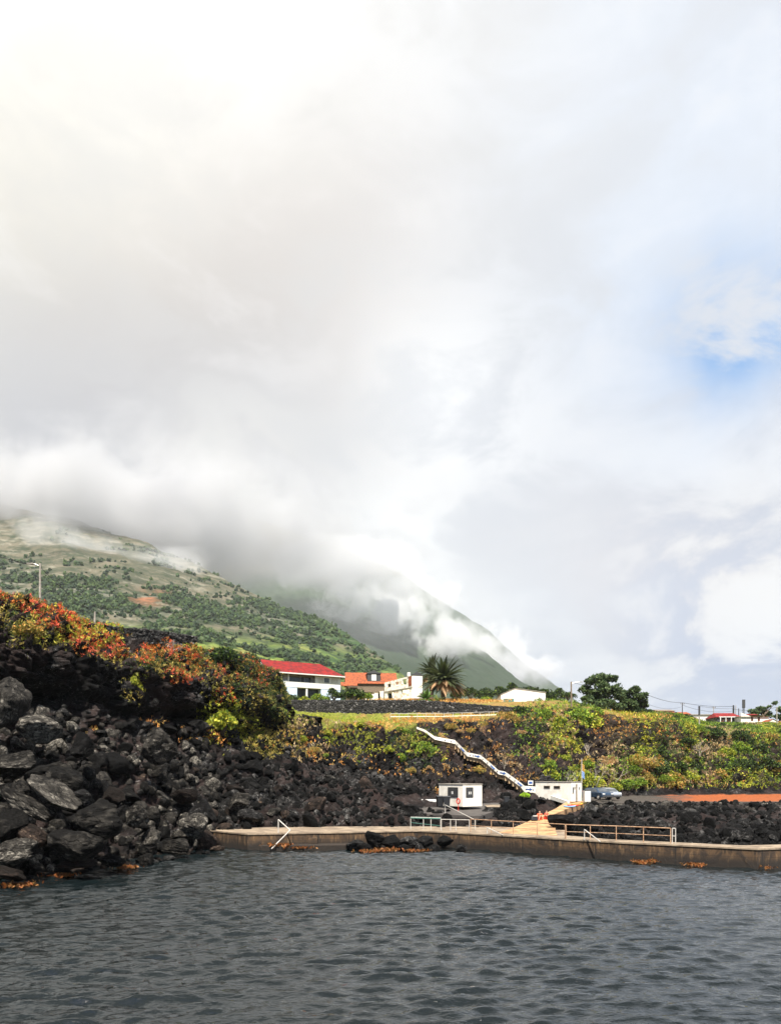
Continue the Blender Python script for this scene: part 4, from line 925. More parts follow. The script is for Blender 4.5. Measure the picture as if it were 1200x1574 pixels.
pier = thing('pier', 'long brown-stained concrete bathing pier and sea wall along the whole waterfront', 'pier', (0, 0, 0))
MB().prism(front+back, -1.6, ZD-.10).build('wall', M['seawall'], pier, bevel=.03)
ex = [off(q, -.07) for q in front]
MB().prism(ex+[(x, y) for x, y in back], ZD-.098, ZD).build('deck', M['deck'], pier)
sf = [dk(418, 1299.5, .32), dk(548, 1299, .32), (dk(548, 1279)[0], dk(548, 1279)[1]+.0), (dk(418, 1281)[0], dk(418, 1281)[1]+.1)]
sA = dk(416, 1281)[0]; ya = 56.9
MB().prism([(dk(400, 1300, .32)[0], 55.9), (dk(548, 1299, .32)[0], 56.6), (dk(548, 1279)[0]+.3, 58.8), (dk(400, 1281)[0], 57.6)], -1.2, .34).build('low_step', M['seawall'], pier, bevel=.03)
MB().span(-6.35, -5.65, 57.2, 58.4, .34, .80).build('landing_block', M['seawall'], pier)

# tan ramp from the pier up to the right hut
ramp = thing('concrete_ramp', 'tan concrete ramp climbing from the pier deck to the right white hut', 'ramp', (0, 0, 0))
def wpt(px, py, z): q = atz(px, py, z); return q
lo_ = [dk(770, 1281.5, ZD+.03), dk(857, 1283, ZD+.03), wpt(854, 1277.5, ZD+.06), wpt(853, 1265, 1.55), wpt(865, 1254.5, 1.85), wpt(838, 1251.5, 1.95), wpt(818, 1259.5, 1.70), wpt(803, 1267, 1.45), wpt(786, 1275, ZD+.05)]
def slab(pts, th, mat, name, parent):
    z = [q[2] if len(q) > 2 else ZD+.03 for q in pts]; n = len(pts)
    mb = MB(); mb.prism([(q[0], q[1]) for q in pts], [a-th for a in z], z); return mb.build(name, mat, parent)
def tri_slab(rows, th, name, mat, parent):       # rows of (left,right) points going up
    mb = MB()
    for (a, b_), (c_, d_) in zip(rows[:-1], rows[1:]):
        top = [a, b_, d_, c_]; vs = [tuple(q) for q in top]+[(q[0], q[1], q[2]-th) for q in top]
        mb.add(vs, [(0, 1, 2, 3), (7, 6, 5, 4), (0, 4, 5, 1), (1, 5, 6, 2), (2, 6, 7, 3), (3, 7, 4, 0)])
    return mb.build(name, mat, parent)
tri_slab([(atz(765, 1280, ZD+.02), atz(856, 1284, ZD+.02)), (atz(787, 1273, ZD+.12), atz(853, 1276.5, ZD+.12)), (atz(801, 1267, 1.42), atz(853.5, 1268, 1.42)), (atz(814, 1261.5, 1.66), atz(858, 1260.5, 1.66)), (atz(826, 1257.5, 1.80), atz(865, 1254.5, 1.86))], 1.0, 'lower_slope', M['ramp'], ramp)
tri_slab([(atz(826, 1257.4, 1.805), atz(865, 1254.4, 1.865)), (atz(838, 1250.5, 1.97), atz(848, 1252.6, 1.93))], .8, 'landing', M['ramp'], ramp)
tri_slab([(atz(837.5, 1250.3, 1.98), atz(848, 1252.4, 1.94)), (atz(853, 1243, 2.25), atz(866, 1245.5, 2.15)), (atz(864, 1236, 2.52), atz(881, 1239, 2.40)), (atz(871, 1232.3, 2.72), atz(897, 1231.0, 2.72))], .8, 'upper_slope', M['ramp'], ramp)

# asphalt platform of the left hut with its steps
plat = thing('platform', 'dark asphalt platform in front of the left white hut with steps down to the pier', 'platform', (0, 0, 0))
tri_slab([(atz(652, 1251, 2.05), atz(738, 1254.5, 1.95)), (atz(628, 1243, 2.35), atz(762, 1246, 2.28)), (atz(612, 1235.8, 2.62), atz(768, 1236.5, 2.60)), (atz(612, 1233.2, 2.66), atz(772, 1233.8, 2.66))], .9, 'surface', M['asphalt'], plat)
sb = MB()
for i in range(6):
    y1 = 71.2-i*.85; z = 2.0-.14*i-.1; sb.span(4.9+.25*i*.3, 8.2+.2*i, y1-.85, y1, z-.9, z)
sb.build('steps', M['asphalt'], plat)
MB().add([tuple(atz(748, 1240.5, 2.60)+np.array([0, 0, q])) for q in (0,)]+[tuple(atz(768, 1240.5, 2.6)), tuple(atz(768, 1237, 2.66)), tuple(atz(744, 1237, 2.66))], [(0, 1, 2, 3)]).build('kerb', M['deck'], plat)

# low white wall with dark painted writing left of the bins
wl = thing('low_wall', 'long low white wall with a row of dark painted letters left of the black bins', 'wall', at(617, 1234, 80.5), R(-1.5))
L = 56/F*80.5; MB().xprism([(0, -.35), (L, -.35), (L, .28), (L-.25, .38), (0, .38)], 0, .18).build('panel', M['white_clean'], wl, bevel=.02)
lb = MB(); rl = np.random.default_rng(4); x_ = .45
while x_ < L-.5:
    hh = rl.uniform(.10, .22); lb.box((x_, -.006, -.02+rl.uniform(-.02, .02)), (rl.uniform(.03, .06), .012, hh)); lb.box((x_+.06, -.006, -.02+rl.uniform(-.08, .08)), (.09, .0124, .035)); x_ += rl.uniform(.15, .24)
lb.build('painted_marks', M['shutter'], wl)

# ---------------------------------------------------------------- huts
def wall_ring(mb, pts, z0, z1, th):
    for a, c_ in zip(pts, pts[1:]+pts[:1]):
        d = Vector((c_[0]-a[0], c_[1]-a[1])); L = d.length; an = math.atan2(d.y, d.x); mdl = (Vector(a)+Vector(c_))/2
        mb.box((mdl.x-math.sin(an)*-th/2*-1, mdl.y+math.cos(an)*th/2, (z0+z1)/2), (L, th, z1-z0), an)
def box_hut(name, label, cat, corner, a_left, Ll, Lr, h, mats, roof_over=.08, roof_th=.14):
    """rectangular hut seen on a corner: local x runs along the right face, local y along the left face; origin at the near corner"""
    t = thing(name, label, cat, corner, a_left)
    MB().box((Lr/2, Ll/2, h/2), (Lr, Ll, h)).build('wall', mats[0], t, bevel=.02)
    MB().box((Lr/2, Ll/2, h+roof_th/2+.003), (Lr+2*roof_over, Ll+2*roof_over, roof_th)).build('roof', mats[1], t, bevel=.015)
    return t
# left hut: near corner at photo (711,1240)
c0 = atz(711, 1240.2, 2.62); hut = box_hut('beach_hut', 'small white flat-roofed hut with a red life ring, on the asphalt platform', 'hut', c0, R(33), 3.9, 2.45, 2.16, (M['white'], M['pole']), .05, .09)
# right face (y=0 plane), left face (x=0 plane)
def leafx(par, x0, x1, z0, z1, fm, pm, mull=0, name='window', d=.05):      # opening on the y=0 face
    f = MB().span(x0, x1, -d, .02, z0, z1).build(name, fm, par)
    MB().span(x0+.05, x1-.05, -d-.012, -d+.01, z0+.05, z1-.05).build('pane', pm, f); return f
def leafy(par, y0, y1, z0, z1, fm, pm, name='window', d=.05):              # opening on the x=0 face
    f = MB().span(-d, .02, y0, y1, z0, z1).build(name, fm, par)
    MB().span(-d-.012, -d+.01, y0+.05, y1-.05, z0+.05, z1-.05).build('pane', pm, f); return f
w1 = leafx(hut, .38, 1.28, .92, 1.90, M['black'], M['shutter'], name='shutter')
for x in (.68, .90): MB().span(x, x+.11, -.075, -.064, 1.22, 1.48).build('notice', M['white_clean'], w1)
w2 = leafy(hut, .75, 2.35, .92, 1.90, M['black'], M['shutter'], name='shutter')
MB().span(-.078, -.066, 1.45, 1.72, 1.22, 1.50).build('notice', M['white_clean'], w2)
ring = bpy.data.meshes.new('life_ring'); bm_v, bm_f = [], []
for i in range(20):
    for j in range(8):
        a, b2 = 2*math.pi*i/20, 2*math.pi*j/8; rr = .235+.07*math.cos(b2); bm_v.append((.07*math.sin(b2)*.8, rr*math.cos(a), rr*math.sin(a))); bm_f.append((i*8+j, ((i+1) % 20)*8+j, ((i+1) % 20)*8+(j+1) % 8, i*8+(j+1) % 8))
ring.from_pydata(bm_v, [], bm_f); lr = link('life_ring', ring, M['red']); pr = atz(704, 1232, 3.05)
lr.location = tuple(at(704, 1231.5, 72.2)); lr.rotation_euler = (0, 0, R(33)); tag(lr, 'red life ring hanging low on the left face of the white hut', 'life ring')
tag(MB().tube((0, 0, 0), (0, 0, .62), .03, .03).build('ring_post', M['red']), 'short red post holding the life ring by the white hut', 'post')
bpy.data.objects['ring_post'].location = tuple(at(704, 1231.5, 72.2)-np.array([0, 0, .93]))
def bin_(p, rz, label, s=1):
    t = thing('wheelie_bin', label, 'bin', p, rz, 'black bins beside the left hut')
    MB().add([(-.26, -.30, .08), (.26, -.30, .08), (.26, .30, .08), (-.26, .30, .08), (-.33, -.38, 1.0), (.33, -.38, 1.0), (.33, .38, 1.0), (-.33, .38, 1.0)], [(3, 2, 1, 0), (4, 5, 6, 7), (0, 1, 5, 4), (1, 2, 6, 5), (2, 3, 7, 6), (3, 0, 4, 7)]).build('body', M['black'], t, bevel=.03)
    MB().box((0, 0, 1.045), (.74, .84, .08), rx=R(4)).build('lid', M['black'], t, bevel=.03)
    for x in (-.24, .24): MB().tube((x-.03, .30, .09), (x+.03, .30, .09), .09, .09, 12).build('wheel', M['black'], t)
bin_(atz(676, 1240.6, 2.60), R(10), 'black wheelie bin farther from the white hut wall'); bin_(atz(686.5, 1241.2, 2.60), R(-6), 'black wheelie bin standing right against the white hut')
tb = thing('litter_bin', 'small dark square bin among the rocks right of the left hut', 'bin', atz(778, 1234.5, 2.62)+np.array([0, 0, -.1]))
MB().span(-.28, .28, -.28, .28, 0, .75).build('body', M['black'], tb, bevel=.03); MB().span(-.32, .32, -.32, .32, .753, .82).build('lid', M['black'], tb, bevel=.02)
# right hut: near corner at photo (877.5,1232)
c1 = atz(877.5, 1232.3, 2.72); hut2 = box_hut('shower_hut', 'long white flat-roofed building at the top of the tan ramp', 'hut', c1, R(38), 5.35, 1.85, 2.22, (M['white'], M['pole']), .05, .08)
leafy(hut2, 1.6, 2.5, 1.50, 1.80, M['wood'], M['dark']); leafy(hut2, 3.1, 4.0, 1.50, 1.80, M['wood'], M['dark'])
leafx(hut2, .14, .42, .95, 1.70, M['white_clean'], M['dark']); leafx(hut2, .84, 1.02, .03, 2.0, M['wood'], M['dark'], name='door'); leafx(hut2, 1.30, 1.55, 1.35, 1.72, M['white_clean'], M['dark'])
leafx(hut2, .55, .66, 1.4, 1.72, M['shutter'], M['dark'])
bo = thing('changing_booth', 'narrow white panelled booth between the long white building and the cars', 'booth', atz(898.5, 1232.6, 2.7), R(3))
MB().span(0, .68, 0, .7, 0, 1.30).build('panel', M['white_clean'], bo, bevel=.02); MB().span(.08, .60, -.02, .01, .10, 1.2).build('door', M['white'], bo); MB().span(-.04, .72, -.04, .74, 1.303, 1.36).build('roof', M['shutter'], bo)
# white parapet going down along the long side of the right hut
pp = thing('parapet', 'white sloping parapet at the foot of the long side of the right building', 'parapet', (0, 0, 0))
q0, q1 = at(835, 1219, 88.5), at(872, 1231.5, 83.9); d_ = q1-q0; nrm = np.array([d_[1], -d_[0], 0]); nrm = nrm/np.linalg.norm(nrm)*.25
MB().add([tuple(q0), tuple(q1), tuple(q1-nrm), tuple(q0-nrm)]+[tuple(a+np.array([0, 0, -.45])) for a in (q0, q1, q1-nrm, q0-nrm)], [(0, 1, 2, 3), (7, 6, 5, 4), (0, 4, 5, 1), (1, 5, 6, 2), (2, 6, 7, 3), (3, 7, 4, 0)]).build('coping', M['white'], pp)
# flagpole
fp = thing('flagpole', 'white flagpole with a limp yellow and blue flag behind the right building', 'flagpole', at(893.5, 1212, 90))
hz_ = 47/F*90; MB().tube((0, 0, -1.6), (0, 0, hz_), .06, .045, 8).build('pole', M['steel'], fp)
fl, ff = [], []
for i in range(9):
    for j in range(5): fl.append((.05+j*.075+.02*math.sin(i*.9), .06*math.sin(j*1.9+i*.5), hz_-.7-i*.215-j*.06))
def flagpart(nm, i0, i1, mt):
    mb = MB()
    for i in range(i0, i1):
        for j in range(4): mb.add([fl[i*5+j], fl[i*5+j+1], fl[(i+1)*5+j+1], fl[(i+1)*5+j]], [(0, 1, 2, 3)])
    ob = mb.build(nm, mt, fp, smooth=True); sd = ob.modifiers.new('s', 'SOLIDIFY'); sd.thickness = .01; return ob
M['flag_yellow'] = simple('yellow_cloth', (.45, .27, .06), (.38, .2, .04), .9, 4, bs=0); M['flag_blue'] = simple('blue_cloth', (.12, .25, .55), (.3, .4, .6), .9, 4, bs=0)
flagpart('flag_upper', 0, 4, M['flag_yellow']); flagpart('flag_lower', 4, 8, M['flag_blue'])
MB().tube((-.05, 0, hz_-1.4), (-1.05, .2, -.2), .012, .012, 4).build('guy_wire', M['steel'], fp)
# kayaks in a row on the rocks
kc = {'blue': (.20, .38, .62), 'redk': (.62, .05, .03), 'orangek': (.75, .26, .03), 'yellowk': (.75, .50, .05)}
def kayak(p, rz, mat, label):
    t = thing('kayak', label, 'kayak', p, rz, 'kayaks lying below the right building'); n = 12; v, f = [], []
    for i in range(n+1):
        u = i/n; wdt = .36*math.sin(math.pi*u)**.55+.01; rk_ = .16*(2*u-1)**4
        for k in range(10): a = 2*math.pi*k/10; v.append((wdt*math.cos(a), (u-.5)*2.9, .17+rk_+.16*math.sin(a)*(.45+.55*math.sin(math.pi*u)**.5)))
    for i in range(n):
        for k in range(10): f.append((i*10+k, i*10+(k+1) % 10, (i+1)*10+(k+1) % 10, (i+1)*10+k))
    MB().add(v, f).build('hull', mat, t, smooth=True); MB().box((0, -.1, .335), (.36, .8, .02)).build('cockpit', M['black'], t, bevel=.03); t.scale = (.62, .62, .62)
for i, (px, py, k, nm) in enumerate(((875, 1241.5, 'blue', 'pale blue'), (880.5, 1239.8, 'redk', 'red'), (886, 1238.2, 'orangek', 'orange'), (892, 1236.5, 'yellowk', 'yellow'))):
    mt = simple(nm+'_plastic', kc[k], tuple(v*.85 for v in kc[k]), .35, 3, bs=0); kayak(atz(px, py, 2.38), R(-58), mt, f'small {nm} kayak lying on the rocks below the long white building')

# ---------------------------------------------------------------- people on the ramp
def person(p, rz, shirt, label, lean=.15):
    # origin under the seat; +y is the way they face; seated on the ground, knees up, arms round the knees
    t = bpy.data.objects.new('person', bpy.data.meshes.new('person'))
    V = [(0, 0, .12), (0, .02+lean*.2, .32), (0, lean*.5, .50), (0, lean*.6, .60), (0, lean*.75, .68), (0, lean*.8, .78),
         (.17, lean*.5, .52), (.24, .20, .36), (.14, .38, .36), (-.17, lean*.5, .52), (-.24, .20, .36), (-.14, .38, .36),
         (.10, .04, .11), (.14, .42, .42), (.12, .60, .06), (.12, .74, .04), (-.10, .04, .11), (-.14, .42, .42), (-.12, .60, .06), (-.12, .74, .04)]
    E = [(0, 1), (1, 2), (2, 3), (3, 4), (4, 5), (2, 6), (6, 7), (7, 8), (2, 9), (9, 10), (10, 11), (0, 12), (12, 13), (13, 14), (14, 15), (0, 16), (16, 17), (17, 18), (18, 19)]
    Rr = [.15, .13, .13, .055, .075, .085, .06, .042, .03, .06, .042, .03, .095, .065, .042, .03, .095, .065, .042, .03]
    t.data.from_pydata(V, E, []); COL.objects.link(t); t.data.materials.append(M['skin'])
    sk = t.modifiers.new('skin', 'SKIN'); 
    for i, rr in enumerate(Rr): t.data.skin_vertices[0].data[i].radius = (rr, rr*.85)
    t.data.skin_vertices[0].data[0].use_root = True
    t.modifiers.new('sub', 'SUBSURF').levels = 1; t.modifiers['sub'].render_levels = 1
    t.location = tuple(p); t.rotation_euler = (0, 0, rz); tag(t, label, 'person')
    def shell(nm, V, E, Rr, mat):
        s = bpy.data.objects.new(nm, bpy.data.meshes.new(nm)); s.data.from_pydata(V, E, []); COL.objects.link(s); s.parent = t; s.data.materials.append(mat)
        s.modifiers.new('skin', 'SKIN')
        for i, rr in enumerate(Rr): s.data.skin_vertices[0].data[i].radius = (rr, rr*.88)
        s.data.skin_vertices[0].data[0].use_root = True; s.modifiers.new('sub', 'SUBSURF').render_levels = 1
    shell('shirt', [(0, 0, .16), V[1], V[2], V[6], (.235, .16, .40), V[9], (-.235, .16, .40)], [(0, 1), (1, 2), (2, 3), (3, 4), (2, 5), (5, 6)], [.165, .15, .155, .08, .06, .08, .06], shirt)
    shell('shorts', [(0, 0, .10), V[12], (.125, .28, .31), V[16], (-.125, .28, .31)], [(0, 1), (1, 2), (0, 3), (3, 4)], [.17, .11, .085, .11, .085], shirt)
    shell('hair', [(0, lean*.74, .80), (0, lean*.70, .84)], [(0, 1)], [.088, .07], M['black'])
    return t
red1 = simple('orange_red_cloth', (.80, .13, .04), (.62, .07, .03), .9, 6, bs=.2); red2 = simple('red_cloth', (.72, .06, .025), (.5, .04, .02), .9, 6, bs=.2)
def ramp_z(px, py, z): return atz(px, py, z)
person(atz(829.5, 1260.0, 1.70)+np.array([0, 0, .0]), R(150), red1, 'seated person in orange-red clothes on the left, at the ramp bend')
person(atz(838, 1259.2, 1.72)+np.array([0, 0, .0]), R(-140), red2, 'seated person in deep red clothes on the right, at the ramp bend')
bg = thing('beach_bag', 'dark bag with a white towel on the left edge of the ramp bend', 'bag', atz(820.5, 1261.0, 1.68), R(20))
MB().add([(-.34, -.18, 0), (.34, -.18, 0), (.34, .18, 0), (-.34, .18, 0), (-.26, -.11, .36), (.26, -.11, .36), (.26, .11, .36), (-.26, .11, .36)], [(3, 2, 1, 0), (4, 5, 6, 7), (0, 1, 5, 4), (1, 2, 6, 5), (2, 3, 7, 6), (3, 0, 4, 7)]).build('body', M['black'], bg, bevel=.06)
MB().box((.05, -.02, .39), (.34, .24, .07), .2).build('towel', M['white_clean'], bg, bevel=.02)
mbh = MB(); [mbh.tube((math.cos(a)*.17, 0, .33+math.sin(a)*.16), (math.cos(a+.4)*.17, 0, .33+math.sin(a+.4)*.16), .015, .015, 5) for a in np.arange(0, 3.1, .4)]; mbh.build('handle', M['black'], bg)

# ---------------------------------------------------------------- cars
def car(p, rz, paint, label):
    t = thing('parked_car', label, 'car', p, rz, 'cars parked behind the booth'); Wd = .86
    prof = [(-2.0, .28), (-2.05, .62), (-1.95, .88), (-1.35, .93), (-.75, 1.36), (.2, 1.46), (1.35, 1.40), (1.85, .98), (1.98, .90), (2.0, .30)]
    v = []; f = []
    for s, inset in ((-1, 0), (-1, 1), (1, 1), (1, 0)):
        for (x, z) in prof: v.append((x*(1-.0*inset), s*(Wd-(.20*max(0, (z-.9)/.5)) - (.0)), z) if True else None)
    n = len(prof); v = v[:n]+v[3*n:]
    f.append(tuple(range(n))[::-1]); f.append(tuple(range(n, 2*n)))
    for i in range(n): j = (i+1) % n; f.append((i, j, n+j, n+i))
    MB().add(v, f).build('body', paint, t, bevel=.06)
    def side(poly, nm, mt):
        for s in (-1, 1):
            mb = MB(); vv = [(x, s*(Wd-.20*max(0, (z-.9)/.5)+.012), z) for x, z in poly]; mb.add(vv, [tuple(range(len(vv))) if s > 0 else tuple(range(len(vv)))[::-1]]); mb.build(nm, mt, t)
    side([(-1.12, .97), (-.62, 1.30), (.10, 1.37), (.10, .97)], 'side_window', M['glass']); side([(.18, .97), (.18, 1.37), (1.2, 1.32), (1.5, 1.0)], 'side_window', M['glass'])
    def endw(x0, z0, x1, z1, wd0, wd1, nm, mt, o_=.015):
        nx, nz_ = (z1-z0), -(x1-x0); l = math.hypot(nx, nz_); s = 1 if (nx if abs(nx) > .01 else 1)*(x0) > 0 else -1; ox, oz = nx/l*o_*s, nz_/l*o_*s
        MB().add([(x0+ox, -wd0, z0+abs(oz)), (x0+ox, wd0, z0+abs(oz)), (x1+ox, wd1, z1+abs(oz)), (x1+ox, -wd1, z1+abs(oz))], [(0, 1, 2, 3)]).build(nm, mt, t)
    endw(-1.30, .965, -.80, 1.325, .72, .60, 'windscreen', M['glass']); endw(1.80, 1.02, 1.42, 1.345, .70, .60, 'rear_window', M['glass'])
    for x in (-1.28, 1.25):
        for s in (-1, 1):
            w = MB().tube((x, s*.68, .31), (x, s*.885, .31), .31, .31, 20).build('wheel', M['black'], t); MB().tube((x, s*.86, .31), (x, s*.90, .31), .19, .17, 14).build('rim', M['steel'], w)
    for s in (-1, 1): MB().box((-2.0, s*.62, .70), (.14, .34, .14)).build('headlight', M['white_clean'], t, bevel=.03); MB().box((1.93, s*.70, .86), (.12, .18, .26)).build('taillight', M['red'], t, bevel=.03)
    MB().box((-2.03, 0, .42), (.10, 1.55, .20)).build('front_bumper', M['shutter'], t, bevel=.04); MB().box((2.0, 0, .42), (.08, 1.55, .20)).build('rear_bumper', M['shutter'], t, bevel=.04)
    MB().box((2.035, 0, .66), (.02, .5, .11)).build('number_plate', M['white_clean'], t)
silver = simple('silver_paint', (.52, .56, .62), (.48, .52, .58), .25, 2, .55, bs=0); navy = simple('dark_blue_paint', (.05, .08, .13), (.04, .07, .11), .2, 2, .3, bs=0)
car(at(932, 1228.2, 94), R(106), silver, 'silver hatchback parked nearest the shrubs right of the booth')
car(at(917.5, 1228.8, 90.5), R(112), navy, 'dark car parked between the booth and the silver hatchback')

# ---------------------------------------------------------------- railings
def railing(label, pts, posts, h, mat, mid=True, r_=.032, group=None, name='railing', midh=.5):
    """pts: base line (world points); posts: list of fractions"""
    p0 = np.array(pts[0]); t = thing(name, label, 'railing', p0, 0, group); P = [np.array(q)-p0 for q in pts]
    seg = [np.linalg.norm(b_-a) for a, b_ in zip(P[:-1], P[1:])]; tot = sum(seg)
    def along(u):
        s = u*tot
        for i, L in enumerate(seg):
            if s <= L+1e-6: return P[i]+(P[i+1]-P[i])*(s/L)
            s -= L
        return P[-1]
    up = np.array([0, 0, h])
    for u in posts: q = along(u); MB().tube(q-np.array([0, 0, .05]), q+up, r_, r_, 7).build('post', mat, t)
    us = sorted(set([0, 1]+[sum(seg[:i])/tot for i in range(1, len(seg))]))
    MB().path([along(u)+up for u in us], r_, 7).build('top_rail', mat, t)
    if mid: MB().path([along(u)+up*midh for u in us], r_*.75, 6).build('middle_rail', mat, t)
    return t
G_ = None
dkp = lambda px, py: atz(px, py, ZD)
g1 = railing('short railing with a sea-green band at the left below the platform', [dkp(631, 1274.5), dkp(677, 1276)], [0, .43, .68, 1], 1.0, M['steel'], False)
MB().path([(0, 0, .93), tuple(dkp(677, 1276)-dkp(631, 1274.5)+np.array([0, 0, .93]))], .06, 6).build('green_band', M['green_paint'], g1)
MB().path([(0, 0, .55), tuple(dkp(677, 1276)-dkp(631, 1274.5)+np.array([0, 0, .35]))], .02, 6).build('lower_rail', M['green_paint'], g1)
railing('low white railing in front of the platform steps', [dkp(678, 1277), dkp(721, 1278)], [0, .33, .52, 1], .92, M['steel'], False)
railing('long two-bar railing crossing in front of the tan ramp', [dkp(723, 1278.5), dkp(868, 1289)], [0, .24, .48, .73, 1], 1.0, M['rusty'])
railing('brown two-bar railing on the sea wall right of the ramp', [dkp(869.5, 1289.2), dkp(948, 1292.4), dkp(1030, 1296.6)], [0, .24, .49, .75, 1], 1.0, M['rusty'])
railing('narrow end gate of the railing at its right end on the sea wall', [dkp(1032.5, 1296.8), dkp(1037.5, 1297)], [0, 1], 1.0, M['steel'])
def handrail(pts, label, mat, r_=.04, posts=()):
    p0 = np.array(pts[0]); t = thing('handrail', label, 'handrail', p0); MB().path([tuple(np.array(q)-p0) for q in pts], r_, 7).build('rail', mat, t)
    for a in posts: q = np.array(a)-p0; MB().tube(q, q+np.array([0, 0, -1.05]), r_*.9, r_*.9, 7).build('post', mat, t)
b0 = dkp(427, 1280.5); b0[1] += .3
handrail([b0, b0+np.array([0, 0, 1.0])], 'upright of the bent handrail', M['steel']) if False else None
top = b0+np.array([0, 0, 1.02]); knee = at(446, 1276, 56.6); foot = at(417, 1305, 55.6)
handrail([b0, top, knee, foot], 'bent white handrail going down into the sea at the left end of the pier', M['steel'], .045)
a0 = dkp(749, 1281.5)+np.array([0, .2, 0]); handrail([a0, a0+np.array([0, 0, .45]), dkp(772, 1283.5)+np.array([0, -.15, 0])], 'short slanting handrail on the pier edge below the ramp', M['steel'], .04)
a0 = dkp(897, 1291)+np.array([0, -.1, 0]); handrail([a0, a0+np.array([0, 0, .72]), dkp(920, 1293.2)+np.array([0, -.3, 0])], 'short slanting handrail on the sea wall in front of the brown railing', M['steel'], .04)
s0 = atz(684, 1252.5, 2.02); s1 = atz(730, 1275, ZD); handrail([s0, s0+np.array([0, 0, .92]), s1+np.array([0, 0, .78]), s1], 'slanting white handrail beside the platform steps', M['steel'], .04)
# white fence of the cliff path
fpts = [hit(px, py, 5.6, 7.2) for px, py in ((612, 1106), (660, 1105), (710, 1104), (765, 1104))]
for q in fpts: q[2] = q[2]
railing('thin white fence along the cliff-top path below the long stone wall', [at(600, 1106.5, 113), at(680, 1106, 113.4), at(765, 1103.5, 113)], [i/12 for i in range(13)], .95, M['steel'], True, .035, name='path_fence')

# ---------------------------------------------------------------- white stair wall with blue arrows
SW = [(640,1117,101.5),(652,1121,100.5),(668,1132,99.8),(684,1135,100),(699,1137.5,100.5),(718,1156.5,98.5),(738,1160.5,97.8),(750,1170,97),(766,1184,96),(776,1186,95.5),(800,1203,94),(806,1208,93.6),(822.5,1209,93)]
st = thing('stair_wall', 'zigzag white stair wall with blue arrows running down the cliff', 'stair wall', at(822, 1218, 93)); o0 = at(822, 1218, 93)
mbw = MB(); tw = .28
PT = [at(*q)-o0 for q in SW]; TH = [.30, .36, .42, .46, .52, .52, .50, .52, .52, .52, .58, .80, .80]
for i in range(len(PT)-1):
    a, c_ = PT[i], PT[i+1]; y = np.array([0, tw, 0]); da, dc = np.array([0, 0, -TH[i]]), np.array([0, 0, -TH[i+1]])
    mbw.add([a+da, c_+dc, c_, a, a+da+y, c_+dc+y, c_+y, a+y], [(0, 1, 2, 3), (7, 6, 5, 4), (3, 2, 6, 7), (1, 0, 4, 5)]+([(0, 3, 7, 4)] if i == 0 else [])+([(1, 5, 6, 2)] if i == len(PT)-2 else []))
mbw.build('parapet', M['white'], st)
sb = MB()
for i in range(len(PT)-1):
    a, c_ = PT[i], PT[i+1]; n = 4
    for k in range(n):
        q = a+(c_-a)*(k+.5)/n; sb.box((q[0], q[1]+tw+.75, q[2]-TH[i]-.25), (abs(c_[0]-a[0])/n+.05, 1.4, .5))
sb.build('steps', M['concrete'], st)
def arrow(px, py, i, s=.42):
    a, c_ = PT[i], PT[i+1]; x = (at(px, py, 97)-o0)[0]; 
    # solve position on the wall at this photo column
    best = min(((abs((CX+(q+o0)[0]/(q+o0)[1]*F)-px), tuple(q)) for q in [a+(c_-a)*u for u in np.linspace(0, 1, 41)]))[1]
    q = np.array(best); ang = math.atan2(c_[2]-a[2], c_[0]-a[0]); d = Vector((math.cos(ang), (c_[1]-a[1])/max(abs(c_[0]-a[0]), .01)*math.cos(ang), math.sin(ang))); u = Vector((-math.sin(ang), 0, math.cos(ang)))
    cen = Vector(q.tolist())+Vector((0, -.03, -.5*(TH[i]+TH[i+1])/2)); sh = [(-1, .22), (.1, .22), (.1, .6), (1, 0), (.1, -.6), (.1, -.22), (-1, -.22)]
    return [cen+d*x_*s*.9+u*y_*s*.75 for x_, y_ in sh]
for (px, py, i) in ((711, 1152, 4), (733, 1162, 5), (757, 1175, 7), (772.5, 1185.5, 8), (799, 1203, 9), (813, 1209, 11)):
    MB().add(arrow(px, py, i), [(6, 5, 4, 3, 2, 1, 0)]).build('blue_arrow', M['blue'], st)
for (px, i) in ((686, 2), (693, 3), (703, 4), (722, 5), (727, 5), (742, 6), (749, 6), (764, 7), (783, 9), (791, 9), (808, 11), (819, 11)):
    q = arrow(px, 0, i); cen = (q[0]+q[6])/2+(q[3]-q[0])*.5; MB().box(cen, (.13, .03, .13)).build('drain_hole', M['dark'], st)
sg = thing('sign_board', 'small white and blue notice board on posts at the foot of the stair wall', 'sign', at(815, 1210, 94.5))
MB().span(-.32, .32, 0, .04, .3, .85).build('board', M['white_clean'], sg); MB().span(-.22, .22, -.012, -.004, .42, .72).build('panel', M['blue'], sg)
for x in (-.25, .25): MB().tube((x, .08, -.8), (x, .08, .83), .03, .03).build('post', M['steel'], sg)

